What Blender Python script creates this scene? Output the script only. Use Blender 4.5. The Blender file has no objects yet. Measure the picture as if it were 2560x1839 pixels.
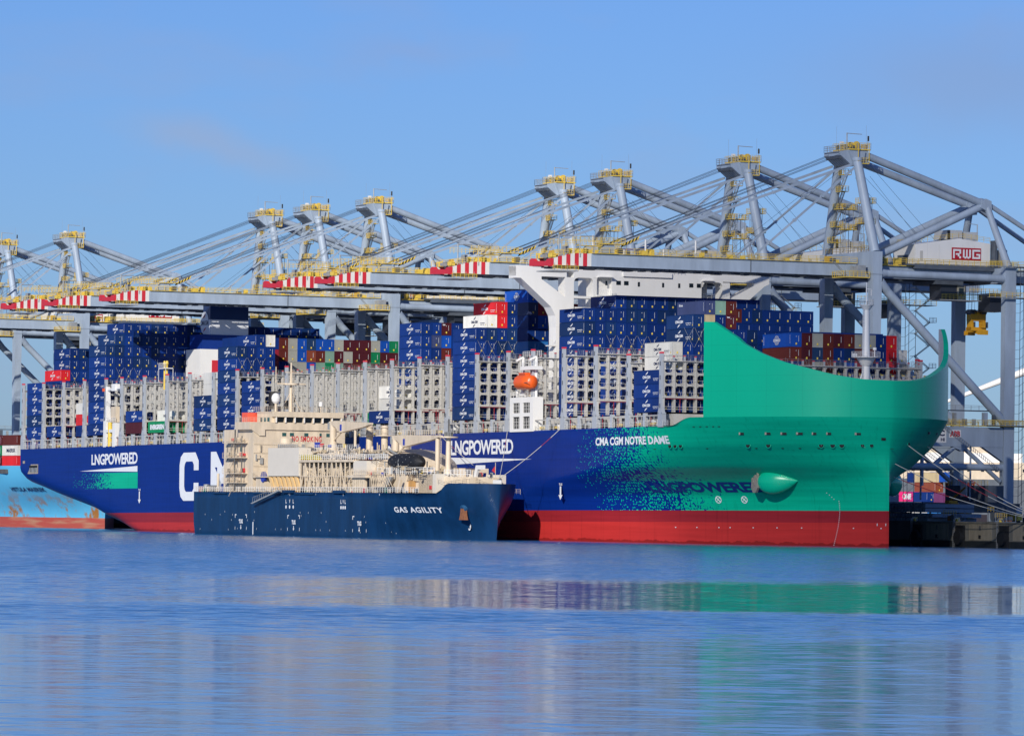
import bpy, math, random
from mathutils import Matrix, Vector
random.seed(7)
R=math.radians
sc=bpy.context.scene
# ------------------------------------------------------------------ camera
FPX=13270.0; HC=5.5; ROLL=.014; PITCH=math.atan((1285.4-919.5)/FPX)
cam=bpy.data.objects.new('camera',bpy.data.cameras.new('camera')); sc.collection.objects.link(cam); sc.camera=cam
cam.data.sensor_fit='HORIZONTAL'; cam.data.sensor_width=36; cam.data.lens=FPX/2560*36
cam.data.clip_start=1; cam.data.clip_end=60000
cam.matrix_world=Matrix.Translation((0,0,HC))@Matrix.Rotation(math.pi/2+PITCH,4,'X')@Matrix.Rotation(ROLL,4,'Z')
sc.render.resolution_x=1024; sc.render.resolution_y=735
# ------------------------------------------------------------------ sun + sky
SUN_AZ=R(19)      # degrees to the left of straight behind the camera
SUN_EL=R(23)
sd=Vector((-math.sin(SUN_AZ)*math.cos(SUN_EL),-math.cos(SUN_AZ)*math.cos(SUN_EL),math.sin(SUN_EL)))
sl=bpy.data.lights.new('sun','SUN'); sl.energy=4.3; sl.angle=R(.5); sl.color=(1,.94,.84)
so=bpy.data.objects.new('sun',sl); sc.collection.objects.link(so); so.rotation_euler=sd.to_track_quat('Z','Y').to_euler()
so.location=sd*500
w=bpy.data.worlds.new('World'); sc.world=w; w.use_nodes=True
nt=w.node_tree; N=nt.nodes; L=nt.links
bg=N['Background']; sky=N.new('ShaderNodeTexSky'); sky.sky_type='NISHITA'; sky.sun_disc=False
sky.sun_elevation=SUN_EL; sky.sun_rotation=math.atan2(sd.x,sd.y)
sky.air_density=1.0; sky.dust_density=.25; sky.ozone_density=3.0; sky.altitude=0
bg.inputs[1].default_value=.079
tc=N.new('ShaderNodeTexCoord'); mp=N.new('ShaderNodeMapping'); mp.inputs['Scale'].default_value=(9,9,26); mp.inputs['Location'].default_value=(3.1,.4,1.3)
nz=N.new('ShaderNodeTexNoise'); nz.inputs['Scale'].default_value=1.6; nz.inputs['Detail'].default_value=5; nz.inputs['Roughness'].default_value=.55
cr=N.new('ShaderNodeValToRGB'); cr.color_ramp.elements[0].position=.52; cr.color_ramp.elements[1].position=.78
cr.color_ramp.elements[0].color=(0,0,0,1); cr.color_ramp.elements[1].color=(.30,.30,.30,1)
tint=N.new('ShaderNodeMix'); tint.data_type='RGBA'; tint.blend_type='MULTIPLY'; tint.inputs[0].default_value=1; tint.inputs[7].default_value=(.47,.695,1.26,1)
mx=N.new('ShaderNodeMix'); mx.data_type='RGBA'; mx.inputs[7].default_value=(4.4,4.9,6.8,1)
L.new(tc.outputs['Generated'],mp.inputs[0]); L.new(mp.outputs[0],nz.inputs['Vector']); L.new(nz.outputs[0],cr.inputs[0])
L.new(sky.outputs[0],tint.inputs[6]); L.new(tint.outputs[2],mx.inputs[6]); L.new(cr.outputs[0],mx.inputs[0])
# one faint pinkish cloud bank, given by its compass direction and elevation
def W(op,a,b_=None,c=None):
    q=N.new('ShaderNodeMath'); q.operation=op
    for i,x in enumerate((a,b_,c)):
        if x is None: continue
        if isinstance(x,(int,float)): q.inputs[i].default_value=x
        else: L.new(x,q.inputs[i])
    return q.outputs[0]
sp_=N.new('ShaderNodeSeparateXYZ'); L.new(tc.outputs['Generated'],sp_.inputs[0])
az=W('DIVIDE',sp_.outputs[0],sp_.outputs[1]); el=W('DIVIDE',sp_.outputs[2],sp_.outputs[1])
nz2=N.new('ShaderNodeTexNoise'); nz2.inputs['Scale'].default_value=95; nz2.inputs['Detail'].default_value=4; L.new(tc.outputs['Generated'],nz2.inputs['Vector'])
wob=W('MULTIPLY',W('SUBTRACT',nz2.outputs[0],.5),.016)
front=W('GREATER_THAN',sp_.outputs[1],0)
last=mx.outputs[2]
for (a0,e0,sa,se,sl_,k,colr) in ((-.062,.071,.010,.0034,.12,.32,(4.9,5.15,6.5,1)),(-.049,.0665,.012,.0030,.2,.28,(4.9,5.15,6.5,1)),(.088,.083,.030,.0100,.0,.35,(3.6,4.0,5.6,1)),(-.02,.087,.012,.003,0,.22,(4.5,4.5,6,1))):
    da=W('ADD',W('SUBTRACT',az,a0),wob); de=W('ADD',W('MULTIPLY_ADD',W('SUBTRACT',az,a0),sl_,W('SUBTRACT',el,e0)),W('MULTIPLY',wob,.4))
    r2=W('ADD',W('POWER',W('DIVIDE',da,sa),2.0),W('POWER',W('DIVIDE',de,se),2.0))
    f=W('MULTIPLY',W('MULTIPLY',W('EXPONENT',W('MULTIPLY',r2,-.9)),k),front)
    m2=N.new('ShaderNodeMix'); m2.data_type='RGBA'; L.new(f,m2.inputs[0]); L.new(last,m2.inputs[6]); m2.inputs[7].default_value=colr; last=m2.outputs[2]
# the sky deepens away from the horizon
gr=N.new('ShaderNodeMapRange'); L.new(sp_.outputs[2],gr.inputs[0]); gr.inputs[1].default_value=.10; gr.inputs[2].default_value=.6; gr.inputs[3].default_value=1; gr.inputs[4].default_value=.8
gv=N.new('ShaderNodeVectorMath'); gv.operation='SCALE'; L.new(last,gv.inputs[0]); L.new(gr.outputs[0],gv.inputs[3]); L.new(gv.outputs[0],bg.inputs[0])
sc.view_settings.view_transform='Standard'; sc.view_settings.look='None'; sc.view_settings.gamma=1; sc.view_settings.exposure=0
sc.render.engine='CYCLES'
# ------------------------------------------------------------------ frames
TH=R(26); TAU=.0081
F=Vector((math.sin(TH),-math.cos(TH),0)); I=Vector((math.cos(TH),math.sin(TH),0)); K=Vector((0,0,1))
O=Vector((27.2,1095,0))-354*F
S=F*math.cos(TAU)+K*math.sin(TAU); W=K*math.cos(TAU)-F*math.sin(TAU)
def frame(a,b,c,o):
    m=Matrix.Identity(4)
    for i in range(3): m[i][0]=a[i]; m[i][1]=b[i]; m[i][2]=c[i]; m[i][3]=o[i]
    return m
SHIP=frame(S,I,W,O); QUAY=frame(F,I,K,O)
# ------------------------------------------------------------------ materials
def lin(c): return tuple((x/12.92 if x<=.04045 else ((x+.055)/1.055)**2.4) for x in c)
def hexc(h): return lin(tuple(int(h[i:i+2],16)/255 for i in (0,2,4)))
MATS={}
def mat(name,col,rough=.45,var=.12,vs=.25,metal=0,streak=0,spec=.5):
    if name in MATS: return MATS[name]
    m=bpy.data.materials.new(name); m.use_nodes=True; n=m.node_tree.nodes; l=m.node_tree.links
    b=n['Principled BSDF']; b.inputs['Roughness'].default_value=rough; b.inputs['Metallic'].default_value=metal
    b.inputs['Specular IOR Level'].default_value=spec
    if isinstance(col,str): col=hexc(col)
    t=n.new('ShaderNodeTexCoord'); mpn=n.new('ShaderNodeMapping'); mpn.inputs['Scale'].default_value=(1,1,.25 if streak else 1)
    oi=n.new('ShaderNodeObjectInfo'); ad=n.new('ShaderNodeVectorMath'); ad.operation='ADD'
    sc_=n.new('ShaderNodeVectorMath'); sc_.operation='SCALE'; sc_.inputs[3].default_value=37
    cb=n.new('ShaderNodeCombineXYZ')
    for i in range(3): l.new(oi.outputs['Random'],cb.inputs[i])
    l.new(cb.outputs[0],sc_.inputs[0]); l.new(t.outputs['Object'],mpn.inputs[0]); l.new(mpn.outputs[0],ad.inputs[0]); l.new(sc_.outputs[0],ad.inputs[1])
    z=n.new('ShaderNodeTexNoise'); z.inputs['Scale'].default_value=vs; z.inputs['Detail'].default_value=6; z.inputs['Roughness'].default_value=.65
    l.new(ad.outputs[0],z.inputs['Vector'])
    mr=n.new('ShaderNodeMapRange'); mr.inputs[1].default_value=.3; mr.inputs[2].default_value=.7; mr.inputs[3].default_value=1-var; mr.inputs[4].default_value=1+var*.7
    l.new(z.outputs[0],mr.inputs[0])
    mu=n.new('ShaderNodeVectorMath'); mu.operation='SCALE'; mu.inputs[0].default_value=col
    
    if name.startswith('box_'):      # every box has weathered to its own shade
        m3=n.new('ShaderNodeMath'); m3.operation='MULTIPLY_ADD'; l.new(oi.outputs['Random'],m3.inputs[0]); m3.inputs[1].default_value=.42; m3.inputs[2].default_value=.80
        m4=n.new('ShaderNodeMath'); m4.operation='MULTIPLY'; l.new(m3.outputs[0],m4.inputs[0]); l.new(mr.outputs[0],m4.inputs[1]); l.new(m4.outputs[0],mu.inputs[3])
    else: l.new(mr.outputs[0],mu.inputs[3])
    l.new(mu.outputs[0],b.inputs['Base Color'])
    MATS[name]=m; return m
M=dict(
 grey=mat('crane_grey',(.38,.46,.56),.45,.22,.22,streak=1,spec=.35), greyd=mat('crane_dark_steel',(.10,.12,.15),.5,.25,.6),
 yel=mat('safety_yellow',(.82,.58,.09),.5,.15,1), gal=mat('galvanised',(.42,.43,.42),.45,.2,1,metal=.3),
 rope=mat('steel_rope',(.05,.06,.08),.5), red=mat('signal_red',(.62,.03,.045),.45,.1,.4), whi=mat('white_paint',(.84,.83,.80),.4,.06,.2,streak=1),
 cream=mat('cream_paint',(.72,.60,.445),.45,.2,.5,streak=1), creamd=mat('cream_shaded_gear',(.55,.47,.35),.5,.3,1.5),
 lash=mat('lashing_bridge_paint',(.50,.485,.45),.5,.16,.35,streak=1), post=mat('post_paint',(.42,.45,.49),.45,.1,.4), deck=mat('deck_dark',(.10,.10,.10),.7,.3,.5),
 redcap=mat('red_cap',(.65,.04,.07),.5,.1,1), redp=mat('red_pipe',(.35,.03,.04),.5,.1,1), glass=mat('dark_glass',(.012,.02,.03),.08,.1,1), black=mat('black_rubber',(.012,.013,.016),.6,.3,1.2),
 orange=mat('orange_grp',(.85,.12,.015),.35,.06,.6), orf=mat('orange_funnel',(.9,.13,.07),.45,.05,.5), steel=mat('bright_steel',(.55,.57,.6),.35,.1,1,metal=.5),
 conc=mat('quay_concrete',(.14,.135,.12),.85,.35,.5,streak=1), concd=mat('wet_concrete',(.022,.026,.03),.5,.4,.4), asph=mat('quay_asphalt',(.06,.06,.06),.9,.2,.2),
 logo=mat('logo_white',(.82,.84,.86),.5,.05,1), logod=mat('logo_navy',(.02,.03,.09),.5,.05,1), logor=mat('logo_red',(.45,.02,.05),.5), seal=mat('sticker_yellow',(.8,.6,.08),.5),
 funb=mat('funnel_navy',(.010,.035,.13),.4,.08,.2), tankb=mat('tanker_blue',(.005,.035,.105),.36,.32,.35,streak=1,spec=.3), brass=mat('brown_wood',(.5,.28,.1),.6), green=mat('deck_green',(.02,.2,.12),.6),
 blue=mat('machine_blue',(.03,.06,.4),.5), teal=mat('window_teal',(.03,.1,.1),.15), rust=mat('rusty_anchor',(.28,.11,.05),.8,.3,2), stone=mat('old_anchor',(.38,.33,.27),.8,.4,2),
 black2=mat('opening_black',(.008,.009,.012),.8), funnelblk=mat('exhaust_black',(.015,.013,.013),.6), bulk=mat('shield_inner_white',(.7,.72,.72),.5))
CC=dict(navy=(.004,.030,.175),navy2=(.006,.030,.12),brown=(.135,.025,.02),maroon=(.085,.014,.022),grey=(.38,.38,.34),cream=(.62,.5,.3),mint=(.22,.36,.29),blue=(.008,.08,.42),lblue=(.03,.2,.55),
 dblue=(.012,.045,.13),orangebrown=(.25,.06,.03),green=(.006,.21,.085),red=(.66,.022,.03),white=(.72,.71,.66),greyblue=(.04,.055,.14),pink=(.8,.03,.2),purple=(.15,.04,.13),darkred=(.28,.014,.03))
# ------------------------------------------------------------------ mesh builder
class MB:
    def __init__(s,off=(0,0,0)): s.v=[]; s.f=[]; s.m=[]; s.sm=[]; s.mats=[]; s.off=off; s.runs=[]
    def mi(s,m):
        if m not in s.mats: s.mats.append(m)
        return s.mats.index(m)
    def add(s,vs,fs,m,smooth=False):
        b=len(s.v); ox,oy,oz=s.off; s.v+=[(x-ox,y-oy,z-oz) for x,y,z in vs]
        k=s.mi(m)
        f0=len(s.f)
        for f in fs: s.f.append([b+i for i in f]); s.m.append(k); s.sm.append(smooth)
        s.runs.append((b,len(s.v),f0,len(s.f)))
    def box(s,x0,x1,y0,y1,z0,z1,m):
        s.add([(x0,y0,z0),(x1,y0,z0),(x1,y1,z0),(x0,y1,z0),(x0,y0,z1),(x1,y0,z1),(x1,y1,z1),(x0,y1,z1)],
          [(0,3,2,1),(4,5,6,7),(0,1,5,4),(1,2,6,5),(2,3,7,6),(3,0,4,7)],m)
    def cbox(s,c,d,m): s.box(c[0]-d[0]/2,c[0]+d[0]/2,c[1]-d[1]/2,c[1]+d[1]/2,c[2]-d[2]/2,c[2]+d[2]/2,m)
    def tube(s,p,q,r,m,n=8,r2=None,cap=True):
        p=Vector(p); q=Vector(q); d=(q-p); 
        if d.length<1e-6: return
        d.normalize(); a=d.cross(Vector((0,0,1))); 
        if a.length<.01: a=d.cross(Vector((0,1,0)))
        a.normalize(); b=d.cross(a); r2=r if r2 is None else r2
        vs=[]
        for i in range(n):
            t=2*math.pi*(i+.5)/n; o=a*math.cos(t)+b*math.sin(t)
            vs.append(tuple(p+o*r)); vs.append(tuple(q+o*r2))
        fs=[(2*i,2*((i+1)%n),2*((i+1)%n)+1,2*i+1) for i in range(n)]
        s.add(vs,fs,m,n>5)
        if cap: s.add([vs[2*i] for i in range(n)]+[vs[2*i+1] for i in range(n)],[tuple(range(n))[::-1],tuple(range(n,2*n))],m)
    def bar(s,p,q,m,t=.08): s.tube(p,q,t*.7,m,4,cap=False)
    def prism(s,poly,ax,a,b,m):
        """poly in the two other axes (cyclic order), extruded along axis ax from a to b"""
        n=len(poly)
        def mk(t,pt):
            r=[0,0,0]; o=[(1,2),(0,2),(0,1)][ax]; r[ax]=t; r[o[0]]=pt[0]; r[o[1]]=pt[1]; return tuple(r)
        vs=[mk(a,p) for p in poly]+[mk(b,p) for p in poly]
        s.add(vs,[tuple(range(n)),tuple(range(n,2*n))[::-1]]+[(i,(i+1)%n,n+(i+1)%n,n+i) for i in range(n)],m)
    def rail(s,p,q,m,h=1.1,step=1.8,t=.07,lv=(.38,.72,1)):
        p=Vector(p); q=Vector(q); n=max(1,int((q-p).length/step+.5))
        for f in lv: s.bar(p+Vector((0,0,h*f)),q+Vector((0,0,h*f)),m,t)
        for i in range(n+1):
            a=p.lerp(q,i/n); s.bar(a,a+Vector((0,0,h)),m,t)
    def ladder(s,p,q,m,wd=(0,.5,0),st=.5,t=.06):
        p=Vector(p); q=Vector(q); wv=Vector(wd)
        s.bar(p,q,m,t); s.bar(p+wv,q+wv,m,t)
        n=max(1,int((q-p).length/st))
        for i in range(n): a=p.lerp(q,(i+.5)/n); s.bar(a,a+wv,m,t)
    def mesh(s,name):
        me=bpy.data.meshes.new(name); me.from_pydata(s.v,[],s.f)
        for m in s.mats: me.materials.append(m)
        me.polygons.foreach_set('material_index',s.m); me.polygons.foreach_set('use_smooth',s.sm); me.update(); return me
    def each(s,name,parent):
        """every piece (one add call) as an object of its own"""
        runs=[]; 
        for (v0,v1,f0,f1) in s.runs:
            q=MB(); q.mats=s.mats; q.v=s.v[v0:v1]; q.f=[[i-v0 for i in f] for f in s.f[f0:f1]]; q.m=s.m[f0:f1]; q.sm=s.sm[f0:f1]; q.build(name,parent)
    def build(s,name,parent=None,mw=None): return obj(name,s.mesh(name),parent,mw)
def obj(name,data,parent=None,mw=None):
    o=bpy.data.objects.new(name,data); sc.collection.objects.link(o)
    if parent is not None: o.parent=parent
    if mw is not None: o.matrix_world=mw
    return o
def tag(o,label=None,cat=None,group=None,kind=None):
    if label: o['label']=label
    if cat: o['category']=cat
    if group: o['group']=group
    if kind: o['kind']=kind
    return o
def empty(name,mw,label,cat,group=None):
    o=obj(name,None,None,mw); o.empty_display_size=2; return tag(o,label,cat,group)
def copy_tree(o,parent=None):
    c=o.copy(); sc.collection.objects.link(c)
    if parent is not None: c.parent=parent
    for ch in KIDS.get(o.name,[]) : copy_tree(ch,c)
    return c
KIDS={}
def index_kids():
    KIDS.clear()
    for o in bpy.data.objects:
        if o.parent: KIDS.setdefault(o.parent.name,[]).append(o)
_tc={}
def text2d(st,bold=0,spacing=1):
    key=(st,bold,spacing)
    if key in _tc: return _tc[key]
    cu=bpy.data.curves.new('t','FONT'); cu.body=st; cu.offset=bold; cu.resolution_u=3; cu.space_character=spacing
    o=bpy.data.objects.new('t',cu); sc.collection.objects.link(o)
    dg=bpy.context.evaluated_depsgraph_get(); me=bpy.data.meshes.new_from_object(o.evaluated_get(dg))
    vs=[(v.co.x,v.co.y) for v in me.vertices]; fs=[tuple(p.vertices) for p in me.polygons]
    bpy.data.objects.remove(o); bpy.data.curves.remove(cu); bpy.data.meshes.remove(me)
    x0=min(a for a,b in vs);x1=max(a for a,b in vs);y0=min(b for a,b in vs);y1=max(b for a,b in vs)
    _tc[key]=([((a-x0)/(x1-x0),(b-y0)/(y1-y0)) for a,b in vs],fs); return _tc[key]
def put_text(mb,st,fn,m,bold=0,spacing=1):
    vs,fs=text2d(st,bold,spacing); mb.add([fn(a,b) for a,b in vs],fs,m)
def side_fn(u0,u1,w0,w1,v=-.04): return lambda a,b:(u0+(u1-u0)*a,v,w0+(w1-w0)*b)
def front_fn(v0,v1,w0,w1,u): return lambda a,b:(u,v0+(v1-v0)*a,w0+(w1-w0)*b)

# ================================================================== SETTING
# water
def make_water():
    mb=MB(); m=bpy.data.materials.new('harbour_water'); m.use_nodes=True; n=m.node_tree.nodes; l=m.node_tree.links
    b=n['Principled BSDF']; b.inputs['Base Color'].default_value=(.02,.14,.34,1); b.inputs['IOR'].default_value=1.33; b.inputs['Specular IOR Level'].default_value=.5
    g=n.new('ShaderNodeNewGeometry'); sep=n.new('ShaderNodeSeparateXYZ'); l.new(g.outputs['Position'],sep.inputs[0])
    def noise(scale,vec,det=3,rough=.5):
        z=n.new('ShaderNodeTexNoise'); z.inputs['Scale'].default_value=scale; z.inputs['Detail'].default_value=det; z.inputs['Roughness'].default_value=rough; l.new(vec,z.inputs['Vector']); return z
    def mth(op,a,b_=None,c=None):
        q=n.new('ShaderNodeMath'); q.operation=op
        for i,x in enumerate((a,b_,c)):
            if x is None: continue
            if isinstance(x,(int,float)): q.inputs[i].default_value=x
            else: l.new(x,q.inputs[i])
        return q.outputs[0]
    def mapped(sx,sy):
        q=n.new('ShaderNodeMapping'); q.inputs['Scale'].default_value=(sx,sy,1); l.new(g.outputs['Position'],q.inputs[0]); return q.outputs[0]
    # calm slick between about 300 and 480 m, ruffled elsewhere, edges broken by noise
    big=noise(1,mapped(.011,.004),4,.6)
    yw=mth('ADD',sep.outputs[1],mth('MULTIPLY',mth('SUBTRACT',big.outputs[0],.5),70))
    def band(a0,a1,b0,b1):
        r1=n.new('ShaderNodeMapRange'); r1.interpolation_type='SMOOTHSTEP'; l.new(yw,r1.inputs[0]); r1.inputs[1].default_value=a0; r1.inputs[2].default_value=a1
        r2=n.new('ShaderNodeMapRange'); r2.interpolation_type='SMOOTHSTEP'; l.new(yw,r2.inputs[0]); r2.inputs[1].default_value=b0; r2.inputs[2].default_value=b1; r2.inputs[3].default_value=1; r2.inputs[4].default_value=0
        return mth('MULTIPLY',r1.outputs[0],r2.outputs[0])
    calm=band(294,322,425,492)                       # smooth slick
    near=band(-50,0,215,300)                         # gentle swell close by
    shore=band(820,900,5000,6000)                    # lee of the ships
    xr=n.new('ShaderNodeMapRange'); xr.interpolation_type='SMOOTHSTEP'; l.new(sep.outputs[0],xr.inputs[0]); xr.inputs[1].default_value=-38; xr.inputs[2].default_value=6; xr.inputs[3].default_value=.42; left=xr.outputs[0]
    patch=noise(1,mapped(.02,.007),3,.55)
    calm=mth('MULTIPLY',calm,left)
    amp=mth('MULTIPLY_ADD',calm,-.225,.26)
    amp=mth('MULTIPLY_ADD',near,-.207,amp)
    amp=mth('MAXIMUM',mth('MULTIPLY',amp,mth('MULTIPLY_ADD',patch.outputs[0],1.1,.45)),.02)
    n1=noise(1,mapped(.26,.50),3,.55); n2=noise(1,mapped(.9,2.0),2,.5)
    s1=n.new('ShaderNodeSeparateColor'); l.new(n1.outputs[1],s1.inputs[0]); s2=n.new('ShaderNodeSeparateColor'); l.new(n2.outputs[1],s2.inputs[0])
    def slope(i,k):
        a=mth('SUBTRACT',s1.outputs[i],.5); c=mth('SUBTRACT',s2.outputs[i],.5)
        t=mth('MULTIPLY_ADD',c,.45,a); return mth('MULTIPLY',mth('MULTIPLY',t,k),amp)
    cmb=n.new('ShaderNodeCombineXYZ'); l.new(slope(0,1.0),cmb.inputs[0])
    # wave faces seen at a grazing angle lean towards the viewer side more often: crests hide their backs
    l.new(mth('SUBTRACT',mth('MULTIPLY_ADD',mth('ABSOLUTE',slope(1,3.2)),-1.0,mth('MULTIPLY',slope(2,1.0),.6)),mth('MULTIPLY',mth('SUBTRACT',amp,.06),.10)),cmb.inputs[1]); cmb.inputs[2].default_value=1
    nm=n.new('ShaderNodeVectorMath'); nm.operation='NORMALIZE'; l.new(cmb.outputs[0],nm.inputs[0]); l.new(nm.outputs[0],b.inputs['Normal'])
    l.new(mth('MULTIPLY_ADD',calm,-.05,.10),b.inputs['Roughness'])
    mb.add([(-9000,-300,0),(9000,-300,0),(9000,14000,0),(-9000,14000,0)],[(0,1,2,3)],m)
    tag(mb.build('water'),kind='structure')
make_water()
# quay
mb=MB(); mb.box(-2500,1500,64.6,3000,-3,5.15,M['asph']); q=mb.build('quay',None,QUAY); tag(q,kind='structure')
def quay_wall():
    mb=MB(); mb.box(-900,700,63.5,64.6,1.35,5.22,M['conc']); mb.box(-900,700,63.56,64.6,-2,1.35,M['concd']); mb.box(-900,700,63.3,65.4,5.0,5.35,M['conc'])
    root=mb.build('quay_wall',None,QUAY); tag(root,'dark stained concrete quay wall rising from the water beside the green bow','wall')
    lm=MB(); fm=MB(); 
    for i in range(8):
        u=355.5+17.4*i
        l2=MB(); l2.ladder((u,63.2,-1),(u,63.2,5.2),M['steel'],(.5,0,0),.35,.07)
        for k in (0,.5):
            for a in range(6):
                t0=math.pi*a/6; t1=math.pi*(a+1)/6
                l2.bar((u+k,63.9-.7*math.cos(t0),5.2+.9*math.sin(t0)),(u+k,63.9-.7*math.cos(t1),5.2+.9*math.sin(t1)),M['steel'],.07)
        l2.build('ladder',root)
        f=MB(); f.box(u+1.4,u+4.4,62.95,63.55,-1,4.6,M['black']); f.tube((u+3,62.3,2.0),(u+3,63.5,2.0),1.5,M['black'],16); f.build('fender',root)
        p=MB(); p.box(u+6.1,u+15,63.38,63.55,1.5,4.9,mat('pale_concrete_panel',(.24,.21,.16),.85,.35,.8,streak=1)); p.box(u+10.2,u+10.9,63.3,63.4,3.6,4.5,M['deck']); p.box(u+10.2,u+10.9,63.2,63.4,1.9,2.6,M['black']); p.build('concrete_panel',root)
        bo=MB(); bo.tube((u-3,66,5.2),(u-3,66,5.9),.35,M['yel'],10); bo.tube((u-3,66,5.9),(u-3,66,6.15),.55,M['yel'],10)
        ob=bo.build('bollard',None,QUAY); tag(ob,'yellow mooring bollard on the quay edge %s ladder from the bow'%['at the first','by the second','by the third','by the fourth','by the fifth','by the sixth','by the seventh','by the eighth'][i],'bollard','bollards along the quay edge')
quay_wall()
def shade_cloud(gx,gy,rx,ry,dens):
    # unseen volume added behind and above the viewer to shade round gx, gy
    m=bpy.data.materials.new('shade_vapour'); m.use_nodes=True; n=m.node_tree.nodes; l=m.node_tree.links; n.remove(n['Principled BSDF'])
    v=n.new('ShaderNodeVolumePrincipled'); v.inputs['Density'].default_value=dens; v.inputs['Color'].default_value=(.95,.95,.97,1); l.new(v.outputs[0],n['Material Output'].inputs['Volume'])
    import bmesh
    bm=bmesh.new(); bmesh.ops.create_icosphere(bm,subdivisions=4,radius=1); me=bpy.data.meshes.new('shade_cloud'); bm.to_mesh(me); bm.free(); me.materials.append(m)
    c=Vector((gx,gy,10))+sd*1700
    o=obj('shade_cloud',me,None,Matrix.Translation(c)@Matrix.Diagonal((rx,ry,60,1))); tag(o,kind='structure')
shade_cloud(206,1048,190,165,.0064)      # added shade over the bow and the quay beside it
shade_cloud(196,1335,150,175,.0034)      # added shade over the two nearest cranes
# ================================================================== CONTAINER SHIP
ship=empty('container_ship',SHIP,'huge navy and green container ship with white wheelhouse moored at the quay','ship')
KW=[(-20,0),(4,0),(7,.06),(10,.27),(12.8,.58),(14.6,.70),(17.1,.84),(19.3,.905),(22.7,1),(60,1)]
def interp(T,x):
    if x<=T[0][0]: return T[0][1]
    for (a,b),(c,d) in zip(T,T[1:]):
        if x<=c: return b+(d-b)*(x-a)/(c-a)
    return T[-1][1]
def smooth(x): x=max(0,min(1,x)); return x*x*(3-2*x)
def unose(w): return 402.5+1.5*smooth((w-15)/7.8)
def half(u,w):
    k=smooth(interp(KW,w)) if 0 else interp(KW,w); us=290+68*k; p=1.7+.4*k; q=1.05+.55*k*k; un=unose(w)
    t=max(0,(u-us)/(un-us)); return 0 if t>=1 else 30.65*(1-t**p)**(1/q)
def hullv(u,w,side=-1): return 30.65+side*half(u,w)
def hull_material():
    m=mat('ship_hull_paint',(.01,.04,.25),.3,.05,.08,streak=1); n=m.node_tree.nodes; l=m.node_tree.links
    b=n['Principled BSDF']; b.inputs['Specular IOR Level'].default_value=.10; t=n.new('ShaderNodeTexCoord'); s=n.new('ShaderNodeSeparateXYZ'); l.new(t.outputs['Object'],s.inputs[0])
    src=b.inputs['Base Color'].links[0].from_socket
    scl=src.node; fac=scl.inputs[3].links[0].from_socket
    def mth(op,a,b_=None,c=None):
        q=n.new('ShaderNodeMath'); q.operation=op
        for i,x in enumerate((a,b_,c)):
            if x is None: continue
            if isinstance(x,(int,float)): q.inputs[i].default_value=x
            else: l.new(x,q.inputs[i])
        return q.outputs[0]
    U,V,Wd=s.outputs
    def mixc(f,a,c):
        q=n.new('ShaderNodeMix'); q.data_type='RGBA'
        if isinstance(f,(int,float)): q.inputs[0].default_value=f
        else: l.new(f,q.inputs[0])
        for i,x in ((6,a),(7,c)):
            if isinstance(x,tuple): q.inputs[i].default_value=x+(1,)
            else: l.new(x,q.inputs[i])
        return q.outputs[2]
    NAVY=(.003,.026,.215); GREEN=(.002,.46,.265)
    mpn=n.new('ShaderNodeMapping'); mpn.inputs['Scale'].default_value=(2.0,.3,1.8); l.new(t.outputs['Object'],mpn.inputs[0])
    vo=n.new('ShaderNodeTexVoronoi'); vo.inputs['Scale'].default_value=1; l.new(mpn.outputs[0],vo.inputs['Vector']); vo.inputs['Randomness'].default_value=.7
    sep2=n.new('ShaderNodeSeparateColor'); l.new(vo.outputs['Color'],sep2.inputs[0])
    def dots(u0,u1,slant):
        g=mth('DIVIDE',mth('SUBTRACT',mth('MULTIPLY_ADD',Wd,slant,U),u0),u1-u0)          # 0..1 along gradient
        keep=mth('LESS_THAN',sep2.outputs[0],mth('MULTIPLY_ADD',g,2.8,.22))
        gg=mth('MULTIPLY',mth('MAXIMUM',g,0),mth('MAXIMUM',g,0))
        r=mth('MULTIPLY_ADD',gg,.56,.25)
        d=mth('MULTIPLY',mth('LESS_THAN',vo.outputs['Distance'],r),keep)
        d=mth('MULTIPLY',d,mth('GREATER_THAN',g,0))
        return mth('MAXIMUM',d,mth('GREATER_THAN',g,1.05))
    d1=dots(325,364,.12)
    d2=dots(31,60,0)
    inrect=mth('MULTIPLY',mth('MULTIPLY',mth('GREATER_THAN',U,32),mth('LESS_THAN',U,76.7)),mth('MULTIPLY',mth('GREATER_THAN',Wd,10.2),mth('LESS_THAN',Wd,14.25)))
    f=mth('MAXIMUM',d1,mth('MULTIPLY',d2,inrect))
    f=mth('MINIMUM',f,1)
    col=mixc(f,NAVY,GREEN)
    red=mixc(mth('GREATER_THAN',Wd,1.6),(.50,.032,.030),(.30,.020,.028))
    col=mixc(mth('LESS_THAN',Wd,4.0),col,red)
    # faint scuffs along plate seams
    wv=n.new('ShaderNodeTexNoise'); mp2=n.new('ShaderNodeMapping'); mp2.inputs['Scale'].default_value=(.06,.06,1.4); l.new(t.outputs['Object'],mp2.inputs[0]); l.new(mp2.outputs[0],wv.inputs['Vector']); wv.inputs['Scale'].default_value=1; wv.inputs['Detail'].default_value=5
    sm=n.new('ShaderNodeMapRange'); l.new(wv.outputs[0],sm.inputs[0]); sm.inputs[1].default_value=.3; sm.inputs[2].default_value=.7; sm.inputs[3].default_value=.9; sm.inputs[4].default_value=1.08
    k=mth('MULTIPLY',sm.outputs[0],fac)
    def seam(sock,period,width,depth):
        fr=mth('FRACT',mth('DIVIDE',sock,period)); return mth('SUBTRACT',1,mth('MULTIPLY',mth('LESS_THAN',fr,width/period),depth))
    k=mth('MULTIPLY',k,mth('MULTIPLY',seam(U,11.7,.16,.10),seam(Wd,2.95,.10,.09)))
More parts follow.
